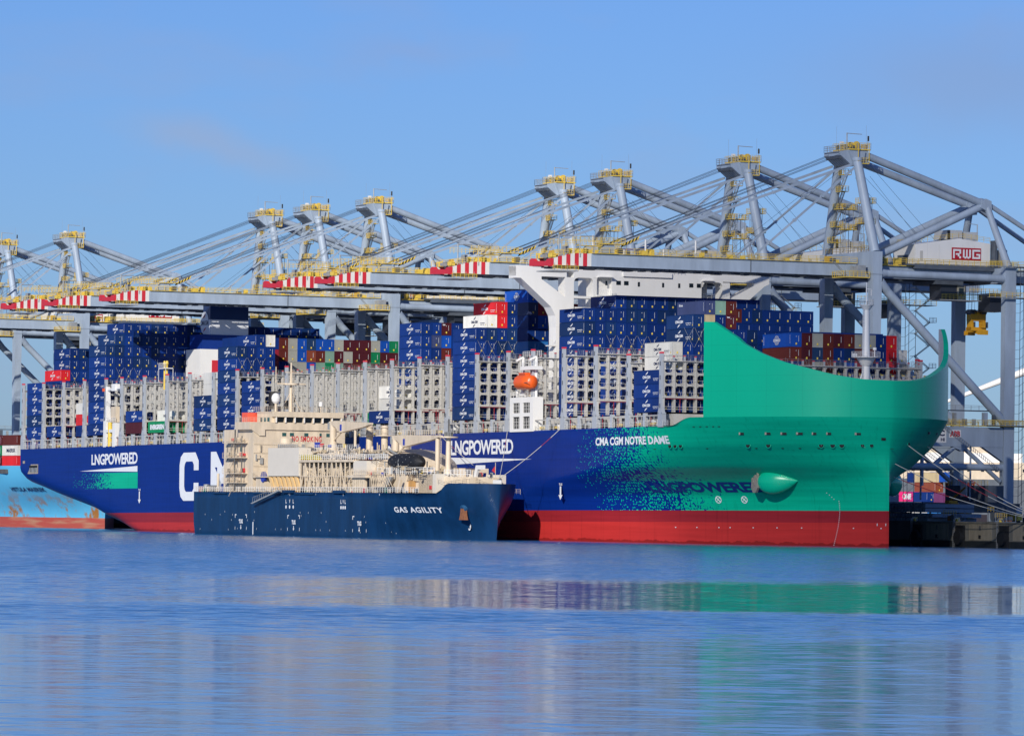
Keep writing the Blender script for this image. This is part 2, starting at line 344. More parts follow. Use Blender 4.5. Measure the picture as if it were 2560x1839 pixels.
    zz=mth('MULTIPLY_ADD',U,.0081,Wd)          # height above the water of this trimmed hull
    sn=n.new('ShaderNodeTexNoise'); mp4=n.new('ShaderNodeMapping'); mp4.inputs['Scale'].default_value=(.5,.5,.25); l.new(t.outputs['Object'],mp4.inputs[0]); l.new(mp4.outputs[0],sn.inputs['Vector']); sn.inputs['Scale'].default_value=1; sn.inputs['Detail'].default_value=6
    sc2=mth('LESS_THAN',zz,mth('MULTIPLY_ADD',sn.outputs[0],1.6,-.25)); k=mth('MULTIPLY',k,mth('SUBTRACT',1,mth('MULTIPLY',sc2,.45)))
    # run-off streaks down the topsides
    st=n.new('ShaderNodeTexNoise'); mp5=n.new('ShaderNodeMapping'); mp5.inputs['Scale'].default_value=(1.6,1.0,.05); l.new(t.outputs['Object'],mp5.inputs[0]); l.new(mp5.outputs[0],st.inputs['Vector']); st.inputs['Scale'].default_value=1; st.inputs['Detail'].default_value=4
    rs=n.new('ShaderNodeMapRange'); l.new(st.outputs[0],rs.inputs[0]); rs.inputs[1].default_value=.58; rs.inputs[2].default_value=.74; rs.inputs[3].default_value=1; rs.inputs[4].default_value=.82; k=mth('MULTIPLY',k,rs.outputs[0])
    v=n.new('ShaderNodeVectorMath'); v.operation='SCALE'; l.new(col,v.inputs[0]); l.new(k,v.inputs[3]); l.new(v.outputs[0],b.inputs['Base Color'])
    # plate waviness
    bp=n.new('ShaderNodeBump'); bp.inputs['Strength'].default_value=.25; bp.inputs['Distance'].default_value=.05
    mp3=n.new('ShaderNodeMapping'); mp3.inputs['Scale'].default_value=(.9,.9,.45); l.new(t.outputs['Object'],mp3.inputs[0])
    n3=n.new('ShaderNodeTexNoise'); l.new(mp3.outputs[0],n3.inputs['Vector']); n3.inputs['Scale'].default_value=1; l.new(n3.outputs[0],bp.inputs['Height']); l.new(bp.outputs[0],b.inputs['Normal'])
    return m
HM=hull_material()
DECK=21.1
def topw(u): return DECK+1.65*smooth((u-365.4)/6.5)
PROF=[(-7,12.0),(-5,11.2),(5,9.7),(14,8.2),(41.4,4.2),(60,0),(80,-5),(100,-9)]
def build_hull():
    mb=MB(); vs=[]; fs=[]
    # aft and mid body, sections from deck to keel
    st=[-7,-6.5,-5,0,5,9,14,20,27,34,41.4,50,60,70,80,100,150,200,250,290]
    NL=16
    def sect(u):
        pf=interp(PROF,u); r=4.2 if u<60 else 5; top=DECK
        pts=[]
        for j in range(7): pts.append((0,top+(pf+r-top)*j/6))
        for j in range(1,7):
            a=math.pi/2*j/6; pts.append((r*2.2*(1-math.cos(a)),pf+r-r*math.sin(a)))
        pts.append((30.65,pf-.8)); 
        return pts
    for side in (0,1):
        base=len(vs); n=len(sect(0))
        for u in st:
            for v,w_ in sect(u): vs.append((u,v if side==0 else 61.3-v,w_))
        for i in range(len(st)-1):
            for j in range(n-1):
                a=base+i*n+j; fs.append((a,a+n,a+n+1,a+1))
    # transom
    n=len(sect(0)); fs.append(tuple(range(n))+tuple(len(vs)//2+n-1-k for k in range(n)))
    mb.add(vs,fs[:-1],HM,True); mb.add([vs[i] for i in fs[-1]],[tuple(range(len(fs[-1])))],HM,False)
    # bow part
    lv=[-9,-5,-3,-1,1,2.5]+[4+.45*i for i in range(41)]+[22.4,22.75]
    NT=120
    for side in (-1,1):
        vs=[]; fs=[]
        for i in range(NT+1):
            tau=math.sin(math.pi/2*i/NT)
            for wj in lv:
                un=unose(wj); u=290+(un-290)*tau
                wq=min(wj,topw(u)); v=30.65+side*half(u,wj)
                if i==NT: v=30.65
                vs.append((u,v,wq))
        n=len(lv)
        for i in range(NT):
            for j in range(n-1): a=i*n+j; fs.append((a,a+n,a+n+1,a+1))
        mb.add(vs,fs,HM,True)
    # deck
    dv=[]; 
    us=[-7,100,290]+[290+114*math.sin(math.pi/2*i/40) for i in range(1,41)]
    for u in us:
        wv=topw(u)-.25 if u>365 else DECK-.25; h=half(min(u,403.9),22); dv+= [(u,30.65-h+.1,wv),(u,30.65+h-.1,wv)]
    mb.add(dv,[(2*i,2*i+2,2*i+3,2*i+1) for i in range(len(us)-1)],M['lash'])
    o=mb.build('hull',ship); return o
hull=build_hull()
# bow shield (upper bulwark)
TW=[(375.6,42.1),(378,42.0),(380.5,40.6),(383.5,38.8),(385,37.5),(388.5,35.5),(392.5,33.7),(396,32.5),(399.6,31.1),(402.3,30.3),(404,30.1)]
def build_shield():
    m=mat('bow_green_paint',(.002,.52,.29),.27,.05,.08,streak=1,spec=.32)
    n=m.node_tree.nodes; l=m.node_tree.links; b=n['Principled BSDF']; t=n.new('ShaderNodeTexCoord'); mp3=n.new('ShaderNodeMapping'); mp3.inputs['Scale'].default_value=(.9,.9,.3); l.new(t.outputs['Object'],mp3.inputs[0])
    n3=n.new('ShaderNodeTexNoise'); l.new(mp3.outputs[0],n3.inputs['Vector']); n3.inputs['Scale'].default_value=1; bp=n.new('ShaderNodeBump'); bp.inputs['Strength'].default_value=.3; bp.inputs['Distance'].default_value=.06; l.new(n3.outputs[0],bp.inputs['Height']); l.new(bp.outputs[0],b.inputs['Normal'])
    sv=n.new('ShaderNodeSeparateXYZ'); l.new(t.outputs['Object'],sv.inputs[0]); prod=None
    for ax,per,wd,dp in ((0,5.9,.10,.10),(2,3.1,.10,.10)):
        d1=n.new('ShaderNodeMath'); d1.operation='DIVIDE'; l.new(sv.outputs[ax],d1.inputs[0]); d1.inputs[1].default_value=per
        d2=n.new('ShaderNodeMath'); d2.operation='FRACT'; l.new(d1.outputs[0],d2.inputs[0])
        d3=n.new('ShaderNodeMath'); d3.operation='LESS_THAN'; l.new(d2.outputs[0],d3.inputs[0]); d3.inputs[1].default_value=wd/per
        d4=n.new('ShaderNodeMath'); d4.operation='MULTIPLY_ADD'; l.new(d3.outputs[0],d4.inputs[0]); d4.inputs[1].default_value=-dp; d4.inputs[2].default_value=1
        if prod is None: prod=d4.outputs[0]
        else:
            d5=n.new('ShaderNodeMath'); d5.operation='MULTIPLY'; l.new(prod,d5.inputs[0]); l.new(d4.outputs[0],d5.inputs[1]); prod=d5.outputs[0]
    src=b.inputs['Base Color'].links[0].from_socket; vs_=n.new('ShaderNodeVectorMath'); vs_.operation='SCALE'; l.new(src,vs_.inputs[0]); l.new(prod,vs_.inputs[3]); l.new(vs_.outputs[0],b.inputs['Base Color'])
    mb=MB(); NT=90; t0=math.asin((375.6-290)/(114.))
    for (inset,mm) in ((0,m),(.9,M['bulk'])):
        for side in (-1,1):
            vs=[];fs=[]; NL=8
            for i in range(NT+1):
                th=t0+(math.pi/2-t0)*i/NT; u=290+114*math.sin(th); h=half(min(u,403.9999),30)
                if i==NT: h=0
                tw=interp(TW,u)
                uu=u-(inset if u>395 else inset*(u-375.6)/19.4); hh=max(0,h-inset)
                for j in range(NL+1):
                    fr=j/NL; out=0.25*fr*fr if inset==0 else 0
                    vs.append((uu,30.65+side*(hh),22.72+(tw-22.72)*fr))
            for i in range(NT):
                for j in range(NL): a=i*(NL+1)+j; fs.append((a,a+NL+1,a+NL+2,a+1))
            mb.add(vs,fs,mm,True)
            if inset==0: out_=[vs[i*(NL+1)+NL] for i in range(NT+1)]; aft=[vs[j] for j in range(NL+1)]; keep=globals().setdefault('_k',{}); keep[side]=(out_,aft)
            else:
                o2=[vs[i*(NL+1)+NL] for i in range(NT+1)]; a2=[vs[j] for j in range(NL+1)]; oo,aa=_k[side]
                mb.add(oo+o2,[(i,i+1,NT+2+i,NT+1+i) for i in range(NT)],m); mb.add(aa+a2,[(i,i+1,NL+2+i,NL+1+i) for i in range(NL)],m)
    mb.build('bow_shield',ship)
build_shield()
# hull lettering (children of the ship, a few cm proud of the plating)
def lettering():
    def T(name,st,u0,u1,w0,w1,m,bold=.03,fn=None,sp=1):
        mb=MB(); put_text(mb,st,fn or side_fn(u0,u1,w0,w1),m,bold,sp); return mb.build(name,ship)
    T('powered_lettering','LNGPOWERED',44.9,76.6,16.35,19.4,M['logo'],.028,lambda a,b:(44.9+31.7*a,-.04,16.35+(2.75+.3*a)*b),.92)
    T('powered_lettering','LNGPOWERED',261.7,293.3,16.2,19.5,M['logo'],.028,lambda a,b:(261.7+31.6*a,-.04,16.25+(3.3-.05*a)*b),.92)
    mb=MB(); mb.add([(36.7,-.04,14.85),(76.6,-.04,14.4),(76.6,-.04,15.85)],[(0,1,2)],M['logo']); mb.build('white_wedge',ship)
    mb=MB(); mb.add([(261.7,-.04,15.8),(261.7,-.04,14.2),(302.5,-.04,15.0)],[(0,1,2)],M['logo']); mb.build('white_wedge',ship)
    # giant name along the side
    lay=[('C',104.5,116.8),('M',124.5,139.5),('A',146,160.5),('C',180,192.3),('G',200,212.5),('M',226,240.9)]
    def blockC(mb,u0,u1,w0,w1,G=False):
        th=3.1; tw=2.2; c=2.6; y=-.04
        out=[(u1,w1-4.4),(u1,w1-c*.8),(u1-c*.8,w1),(u0+c,w1),(u0+c*.3,w1-c*.4),(u0,w1-c*1.2),(u0,w0+c*1.2),(u0+c*.3,w0+c*.4),(u0+c,w0),(u1-c*.8,w0),(u1,w0+c*.8),(u1,w0+4.4)]
        inn=[(u1-th,w1-4.4),(u1-th,w1-3.0),(u1-th-.9,w1-tw),(u0+th+1.2,w1-tw),(u0+th+.4,w1-tw-.5),(u0+th,w1-tw-1.4),(u0+th,w0+tw+1.4),(u0+th+.4,w0+tw+.5),(u0+th+1.2,w0+tw),(u1-th-.9,w0+tw),(u1-th,w0+3.0),(u1-th,w0+4.4)]
        vs=[(a,y,b) for a,b in out+inn]; n=len(out); mb.add(vs,[(i,i+1,n+i+1,n+i) for i in range(n-1)],M['logo'])
        if G: mb.box(u0+(u1-u0)*.5,u1,y-.01,y,w0+(w1-w0)*.3,w0+(w1-w0)*.47,M['logo'])
    for ch,a,b in lay:
        if ch in 'CG': mb=MB(); blockC(mb,a,b,6.9,18.8,ch=='G'); mb.build('giant_letter',ship)
        else: T('giant_letter',ch,a,b,6.9,18.8,M['logo'],.05)
    def bowf(u0,u1,w0,w1,sl=0): 
        def f(a,b):
            u=u0+(u1-u0)*a; w_=w0+(w1-w0)*b+sl*a; return (u,hullv(u,w_)-.10,w_)
        return f
    T('ship_name','CMA CGM NOTRE DAME',332.8,363.4,17.5,19.2,M['logo'],.035,bowf(332.8,363.4,17.45,19.15))
    T('navy_lettering','LNGPOWERED',345,376.5,7.7,9.9,mat('hull_navy_letters',(.007,.03,.18),.35,.05),.04,bowf(345,376.0,7.7,9.8),.95)
    for u,wt,wb in ((78.4,9.9,6.3),(315.8,9.6,6.2)):
        mb=MB(); v=min(hullv(u,wb),hullv(u,wt))-.15
        mb.add([(u-.35,v,wt-.5),(u+.35,v,wt-.5),(u+.35,v,wb+1),(u-.35,v,wb+1)],[(0,1,2,3)],M['logo']); mb.add([(u-.95,v,wb+1.05),(u+.95,v,wb+1.05),(u,v,wb)],[(0,1,2)],M['logo'])
        put_text(mb,'TUG',side_fn(u-.75,u+.75,wt-.35,wt+.15,v),M['logo'],.03); mb.build('tug_arrow',ship)
    for cu,cw in ((362.4,6.2),(369.2,6.2)):
        mb=MB()
        def P(r,t): u=cu+r*math.cos(t)*1.1; w_=cw+r*math.sin(t); return (u,hullv(u,w_)-.14,w_)
        n=20; mb.add([P(.75,2*math.pi*i/n) for i in range(n)]+[P(.58,2*math.pi*i/n) for i in range(n)],[(i,(i+1)%n,n+(i+1)%n,n+i) for i in range(n)],M['logo'])
        for t in (math.pi/4,3*math.pi/4): mb.tube(P(.6,t),P(.6,t+math.pi),.09,M['logo'],4)
        mb.build('thruster_mark',ship)
    mb=MB()     # draught marks, small plimsoll style ticks, faint bulb line
    for i in range(26):
        w_=-3+i*.42; u=390.6+1.3*math.sin(i*.09); 
        if w_>6: u=391-(w_-6)*1.1
        v=hullv(u,w_)-.12; mb.add([(u-.1,v,w_),(u+.2,v,w_),(u+.2,v,w_+.16),(u-.1,v,w_+.16)],[(0,1,2,3)],M['logo'])
    for u in (350,356,362,365,371,377,383,395,401): 
        v=hullv(u,0)-.12; mb.add([(u-.2,v,.4),(u+.3,v,.4),(u+.3,v,.6),(u-.2,v,.6)],[(0,1,2,3)],M['logo'])
    for u in (400.2,402): v=hullv(u,1)-.12; mb.add([(u-.15,v,1),(u+.15,v,1),(u+.15,v,1.5),(u-.15,v,1.5)],[(0,1,2,3)],M['logo'])
    tag(mb.build('draught_mark',ship),kind='stuff')
lettering()
# openings in the bow
def openings():
    def sq(u,w_,a,b,side=-1,nm='mooring_port'):
        mb=MB(); du=.2; v=lambda uu:hullv(uu,w_,side)+side*.05
        v0,v1=v(u-a/2),v(u+a/2)
        mb.add([(u-a/2,v0,w_-b/2),(u+a/2,v1,w_-b/2),(u+a/2,v1,w_+b/2),(u-a/2,v0,w_+b/2)],[(0,1,2,3)],M['black2'])
        c=.3; mb.add([(u-a/2,v0+side*.03,w_-b/2),(u-a/2+a*c,v0+(v1-v0)*c+side*.03,w_-b/2),(u-a/2+a*c,v0+(v1-v0)*c+side*.03,w_+b/2),(u-a/2,v0+side*.03,w_+b/2)],[(0,1,2,3)],M['stone'])
        mb.build(nm,ship)
    for u in (382.8,388.0,390.8,393.4,395.6,397.6,401.0): sq(u,19.5,1.0 if u<395 else .6,.75)
    for u in (365.8,376,385,392.2,397): sq(u,20.1,.9,.8,1)
    def rnd(u,w_,r=.5,side=-1):
        mb=MB(); p=Vector((u,hullv(u,w_,side),w_)); q=Vector((u+.3,hullv(u+.3,w_,side),w_)); t=(q-p).normalized(); up=Vector((0,0,1)); nrm=t.cross(up)*(1); 
        if nrm.y*side<0: nrm=-nrm
        n=16
        def ring(rr,o): return [tuple(p+nrm*o+t*rr*math.cos(2*math.pi*i/n)+up*rr*math.sin(2*math.pi*i/n)) for i in range(n)]
        A=ring(r*1.25,.03); B=ring(r,.09); mb.add(A+B,[(i,(i+1)%n,n+(i+1)%n,n+i) for i in range(n)],MATS['bow_green_paint'],True); mb.add(ring(r,.07),[tuple(range(n))],M['black2'])
        mb.build('fairlead',ship)
    for u in (363,364.6,366.2,382.6,386.6,395.4,397,398.2,400.6,401.5): rnd(u,17.05,.5 if u<399 else .36)
    for u in (357,364,372,392,400.6): rnd(u,17.6,.42,1)
    mb=MB(); mb.add([(hx,hy-.05,hz) for hx,hy,hz in ((402.72,hullv(402.72,18.6),18.1),(402.98,hullv(402.98,18.6),18.1),(402.98,hullv(402.98,18.6),19.1),(402.72,hullv(402.72,18.6),19.1))],[(0,1,2,3)],M['black2'])
    mb.build('mooring_port',ship)
    # stern side door
    mb=MB(); mb.add([(-1.4,-.03,14.5),(6.4,-.03,14.5),(6.4,-.03,17.0),(1,-.03,17.0)],[(0,1,2,3)],M['stone']); mb.box(-.2,5.8,-.06,0,14.9,16.7,M['black2'])
    for i in range(6): mb.tube((.4+i,-.09,14.9),(.6+i,-.09,16.1),.12,M['steel'],6)
    mb.build('mooring_port',ship)
    mb=MB(); mb.box(-5,-3.6,-.05,0,17.3,18,M['stone']); mb.build('mooring_port',ship)
    # slots along the bow line and weld/knuckle line
    mb=MB()
    for u in (371.5,373.3,375,376.6,378,347,353): 
        w_=20.75 if u>360 else 17.0; mb.box(u,u+.8,hullv(u+.4,w_)-.1,hullv(u+.4,w_)+.2,w_,w_+.12,M['black2'])
    for u in (357,365,372,383,388,391,394,403): mb.box(u,u+.9,hullv(u+.4,16.4)-.1,hullv(u+.4,16.4)+.2,16.4,16.5,M['black2'])
    mb.build('scupper',ship)
    # anchor pods
    for side in (-1,1):
        mb=MB(); c=Vector((379.3,hullv(379.3,10.6,side)-side*1.0,11.0)); n=20; vs=[];fs=[]; k=14
        for i in range(k+1):
            t=i/k; r=2.5*math.sqrt(max(0,1-(1-min(1,t*2.6))**2)) if t<.385 else 2.5*(1-((t-.385)/.615)**1.9)
            x=c.x-2.4+7.6*t; y=hullv(min(x,401),10.8,side)+side*(-.3 if t<.6 else -.3-1.6*(t-.6)); z=c.z-1.2+.2*t
            for j in range(n):
                a=2*math.pi*j/n; vs.append((x,y+math.cos(a)*r*.95,z+math.sin(a)*r*(1.05)))
        for i in range(k):
            for j in range(n): a=i*n+j; b=i*n+(j+1)%n; fs.append((a,b,b+n,a+n))
        mb.add(vs,fs,MATS['bow_green_paint'],True); pod=mb.build('anchor_pod',ship)
        an=MB(); x=376.2; y=hullv(x,9.5,side)+side*1.5
        an.prism([(-.6,12.4),(.6,12.4),(.9,9.2),(2.3,11.9),(2.9,8.6),(1.2,7.6),(-1.2,7.6),(-2.9,8.6),(-2.3,11.9),(-.9,9.2)],0,0,.9,M['stone'])
        an.v=[(x+b2*.65,y+side*(.3+a2*.5)-b2*.1,c2) for a2,b2,c2 in an.v]
        an.build('anchor',pod)
openings()
# ---------------------------------------------------------------- lashing bridges
POST=[-6.1,8.9,23.5,38.4,53.6,64.4,79.8,94.8,109.6,124.8,139.6,154.9,169.5,184.4,199.3,214.5,229.3,244.1,258.9,274.1,289.8,302,316.8,331.8,346.9,361.6]
def lash_mesh(levels,base,open_top,name,v0=0,ncol=24,yellow=False):
    """levels: list of (z0,z1) for cells"""
    mb=MB(); P=2.5; ml=M['lash']
    def cell(y0,z0,z1,big=0):
        hw=(1.0 if big else .95); cy=y0+P/2; hz=(z1-z0)*(.415 if big else .395); cz=z0+(z1-z0)*(.49); c=.36
        inner=[(cy-hw,cz-hz+c),(cy-hw+c,cz-hz),(cy+hw-c,cz-hz),(cy+hw,cz-hz+c),(cy+hw,cz+hz-c),(cy+hw-c,cz+hz),(cy-hw+c,cz+hz),(cy-hw,cz+hz-c)]
        outer=[(y0,z0+.6),(y0+.6,z0),(y0+P-.6,z0),(y0+P,z0+.6),(y0+P,z1-.6),(y0+P-.6,z1),(y0+.6,z1),(y0,z1-.6)]
        cor=[(y0,z0),(y0+P,z0),(y0+P,z1),(y0,z1)]
        for x,s in ((.38,1),(-.38,1)):
            vs=[(x,a,b) for a,b in inner]+[(x,a,b) for a,b in outer]+[(x,a,b) for a,b in cor]
            fs=[(i,(i+1)%8,8+(i+1)%8,8+i) for i in range(8)]+[(16,9,8),(17,11,10),(18,13,12),(19,15,14)]
            mb.add(vs,fs,ml)
        vs=[(x,a,b) for x in (-.38,.38) for a,b in inner]; mb.add(vs,[(i,(i+1)%8,8+(i+1)%8,8+i) for i in range(8)],ml)
        # handrail behind the opening
        for hz_ in (.95,): mb.bar((.75,y0+.2,z0+hz_),(.75,y0+P-.2,z0+hz_),M['whi'],.032)
        mb.bar((.75,y0+P*.5,z0+.1),(.75,y0+P*.5,z0+.95),M['whi'],.03)
    for (z0,z1,kind) in levels:
        for c in range(ncol):
            y0=v0+.65+c*P
            if kind=='open':
                mb.box(-.6,.6,y0-.14,y0+.14,z0,z1,M['lash'])
                if c%3==1: mb.bar((.5,y0+1.2,z0),(.5,y0+1.2,z1),M['redp'],.12)
                for hz_ in (.6,1.1): mb.bar((.7,y0,z0+hz_),(.7,y0+P,z0+hz_),M['whi'],.05)
            else: cell(y0,z0,z1,kind=='big')
        if kind=='open': mb.box(-.7,.7,v0+.3,v0+.65+ncol*P,z1-.22,z1,M['lash']); mb.bar((.72,v0+1,z1-.35),(.72,v0+.65+ncol*P,z1-.35),M['redp'],.09)
    zt=levels[-1][1]
    mb.box(-.8,.8,v0+.3,v0+.65+ncol*P,zt,zt+.18,M['lash'])
    if open_top:
        for c in range(ncol+1):
            y0=v0+.65+c*P; hp=1.1 if c%2==0 else .95; mb.box(-.2,.2,y0-.15,y0+.15,zt,zt+hp,M['post']); mb.box(-.22,.22,y0-.17,y0+.17,zt+hp,zt+hp+.22,M['redcap'] if not yellow else M['yel'])
            if c<ncol:
                for hz_ in (.5,.95,1.35): mb.bar((.35,y0,zt+hz_),(.35,y0+P,zt+hz_),M['gal'],.04)
                for k in (.5,): mb.bar((.35,y0+P*k,zt),(.35,y0+P*k,zt+1.35),M['gal'],.04)
                mb.bar((-.3,y0+P*.5,zt+.1),(-.3,y0+P*(.2+.6*random.random()),zt+1.7),M['gal'],.035)
    # heavy outer posts
    for y in (v0+.0,v0+.65+ncol*P):
        mb.box(-.45,.45,y,y+.6,base,zt+1.6,M['post']); mb.box(-.5,.5,y-.03,y+.63,zt+1.6,zt+1.95,M['redcap'])
        z=base+1.2
        while z<zt: mb.box(-.12,.12,y-.03,y+.2,z,z+.9,M['black2']); z+=2.9
        mb.prism([(-.55,base+1.6),(-1.1,base),(1.1,base),(.55,base+1.6)],1,y+.02,y+.7,M['post'])
    # columns from base up
    for c in range(1,ncol):
        y0=v0+.65+c*P; mb.box(.39,.52,y0-.08,y0+.08,levels[0][1],zt,M['lash'])
    return mb.mesh(name)
def lash_bridges():
    full=[(24.0,27.1,'open'),(27.1,29.7,'big'),(29.7,32.0,'c'),(32.0,34.5,'c'),(34.5,36.7,'big')]
    A=lash_mesh(full,23.6,True,'lashing_bridge'); 
    Bm=lash_mesh(full[:1]+[(27.1,29.6,'big'),(29.6,31.9,'c'),(31.9,34.4,'big')],23.6,True,'lashing_bridge_short')
    Cm=lash_mesh([(27.0,30.0,'open'),(30.0,32.4,'big')],25,True,'lashing_bridge_bow',9.4,17)
    for i,u in enumerate(POST):
        me=A if i<24 else Bm
        o=obj('lashing_bridge',me,ship); o.location=(u+.0,0,0)
    o=obj('lashing_bridge',Cm,ship); o.location=(376.6,0,1.2)
    low=lash_mesh([(28.9,31.3,'big')],27,True,'lashing_bridge_low',14.5,13,True); o=obj('lashing_bridge',low,ship); o.location=(391.5,0,-.9)
lash_bridges()
# hatch coaming, side stanchions, deck clutter between deck and boxes
def coaming():
    mb=MB(); mb.box(-6,362,3.0,58.3,DECK-.2,23.7,M['lash']); mb.box(362,388,10,51,DECK,27.2,M['lash']); mb.build('hatch_coaming',ship)
    mb=MB()
    for i,u in enumerate(POST):
        for y in (.02,60.4): ps=MB(); ps.box(u-1.0,u+1.0,y,y+.9,DECK-.2,23.9,M['post']); ps.build('side_pillar',ship)
        if i<len(POST)-1:
            u1=(u+POST[i+1])/2; ps=MB(); ps.box(u1-.45,u1+.45,.1,.8,DECK-.2,23.9,M['post']); ps.build('side_pillar',ship)
            x=u+1.4
            while x<POST[i+1]-1.4:
                if abs(x-u1)>.8 and random.random()<.75:
                    h=random.uniform(.6,2.0); mb.box(x,x+random.uniform(.3,1.0),1.2,2.2,DECK-.2,DECK+h,random.choice([M['lash'],M['post'],M['deck'],M['gal'],M['whi']]))
                x+=.9
            if random.random()<.7: mb.bar((u+3,.5,DECK),(u+3,.5,23.9),M['redp'],.12)
            mb.bar((u1+2.5,.5,DECK),(u1+2.5,.5,23.6),M['redp'],.09)
            for k in range(3):
                x=u+2+k*3.4; mb.box(x,x+1.9,.9,1.3,DECK+.35,DECK+.8,M['yel'] if random.random()<.55 else M['deck'])
    tag(mb.build('deck_gear',ship),kind='stuff')
    mb=MB(); mb.rail((-6,.12,DECK),(365,.12,DECK),M['whi'],1.1,2.2,.045); 
    u=-6
    while u<362: 
        mb.bar((u,.3,23.3),(u,.3,DECK),M['lash'],.1); u+=1.85
    mb.box(-6,362,.2,.5,23.2,23.45,M['lash']); mb.build('side_railing',ship)
coaming()
# ---------------------------------------------------------------- funnel
def funnel():
    f=MB(); n=14; 
    def outline(u0,u1,v0,v1,r):
        p=[(u1,v0+0.01)]
        p=[(u0,v1),(u1,v1),(u1,v0)]
        for i in range(n+1):
            a=math.pi/2*i/n; p.append((u0+5-5*math.sin(a)-0*r,v0+5-5*math.cos(a)))
        return p
    pl=[(57,35.6),(63.5,35.6),(63.5,24.9)]+[(57+2.2-2.2*math.sin(math.pi/2*i/8),24.9+2.2-2.2*math.cos(math.pi/2*i/8)) for i in range(9)]
    f.prism(pl,2,54.1,59.0,M['funb']); f.prism(pl,2,50.2,54.1,mat('funnel_white',(.74,.76,.80),.4,.04,.2))
    f.box(58,63.0,26.2,35.2,59.0,59.3,M['funnelblk'])
    fo=f.build('funnel',ship)
    c=MB(); c.box(55.5,63.9,22.6,36.4,46.4,50.2,mat('casing_blue',(.008,.035,.22),.35,.05)); c.box(54.5,64.2,22,39,23,46.4,M['whi']); c.box(64.2,64.3,25.2,27.0,40,43.6,M['red']); c.build('engine_casing',ship)
    mb=MB()                      # round emblem on the side face and wraps to front as in the photo
    for i in range(6): 
        mb.tube((58.2+.9*i,28,59.2),(58.2+.9*i,28,60.2),.3,M['funnelblk'],8)
    mb.build('exhaust_pipe',fo)
    lg=MB(); cu,cw=59.9,53.3; n=28
    lg.add([(cu+2.7*math.cos(2*math.pi*i/n),24.83,cw+2.9*math.sin(2*math.pi*i/n)) for i in range(n)],[tuple(range(n))],mat('emblem_white',(.74,.76,.80),.4,.04))
    put_text(lg,'CMACGM',side_fn(57.5,62.3,52.7,53.9,24.79),M['logod'],.02)
    crescent(lg,cu,54.2,24.78,1.6,1,M['logor']); crescent(lg,cu,52.4,24.78,1.6,-1,M['logor'])
    lg.build('emblem',fo)
def crescent(mb,cu,cw,y,s,d,m):
    """swoosh above (d=1) or below (d=-1) a name"""
    n=9; a=[]; b=[]
    for i in range(n+1):
        t=i/n; x=-.85+1.25*t; z=.12+.75*t**.75; th=.30*math.sin(math.pi*(t*.9+.06))*(.35+t)
        a.append((cu+d*x*s,y,cw+d*z*s)); b.append((cu+d*(x+th*.35)*s,y,cw+d*(z-th)*s))
    mb.add(a+b,[(i,i+1,n+2+i,n+1+i) for i in range(n)],m)
funnel()
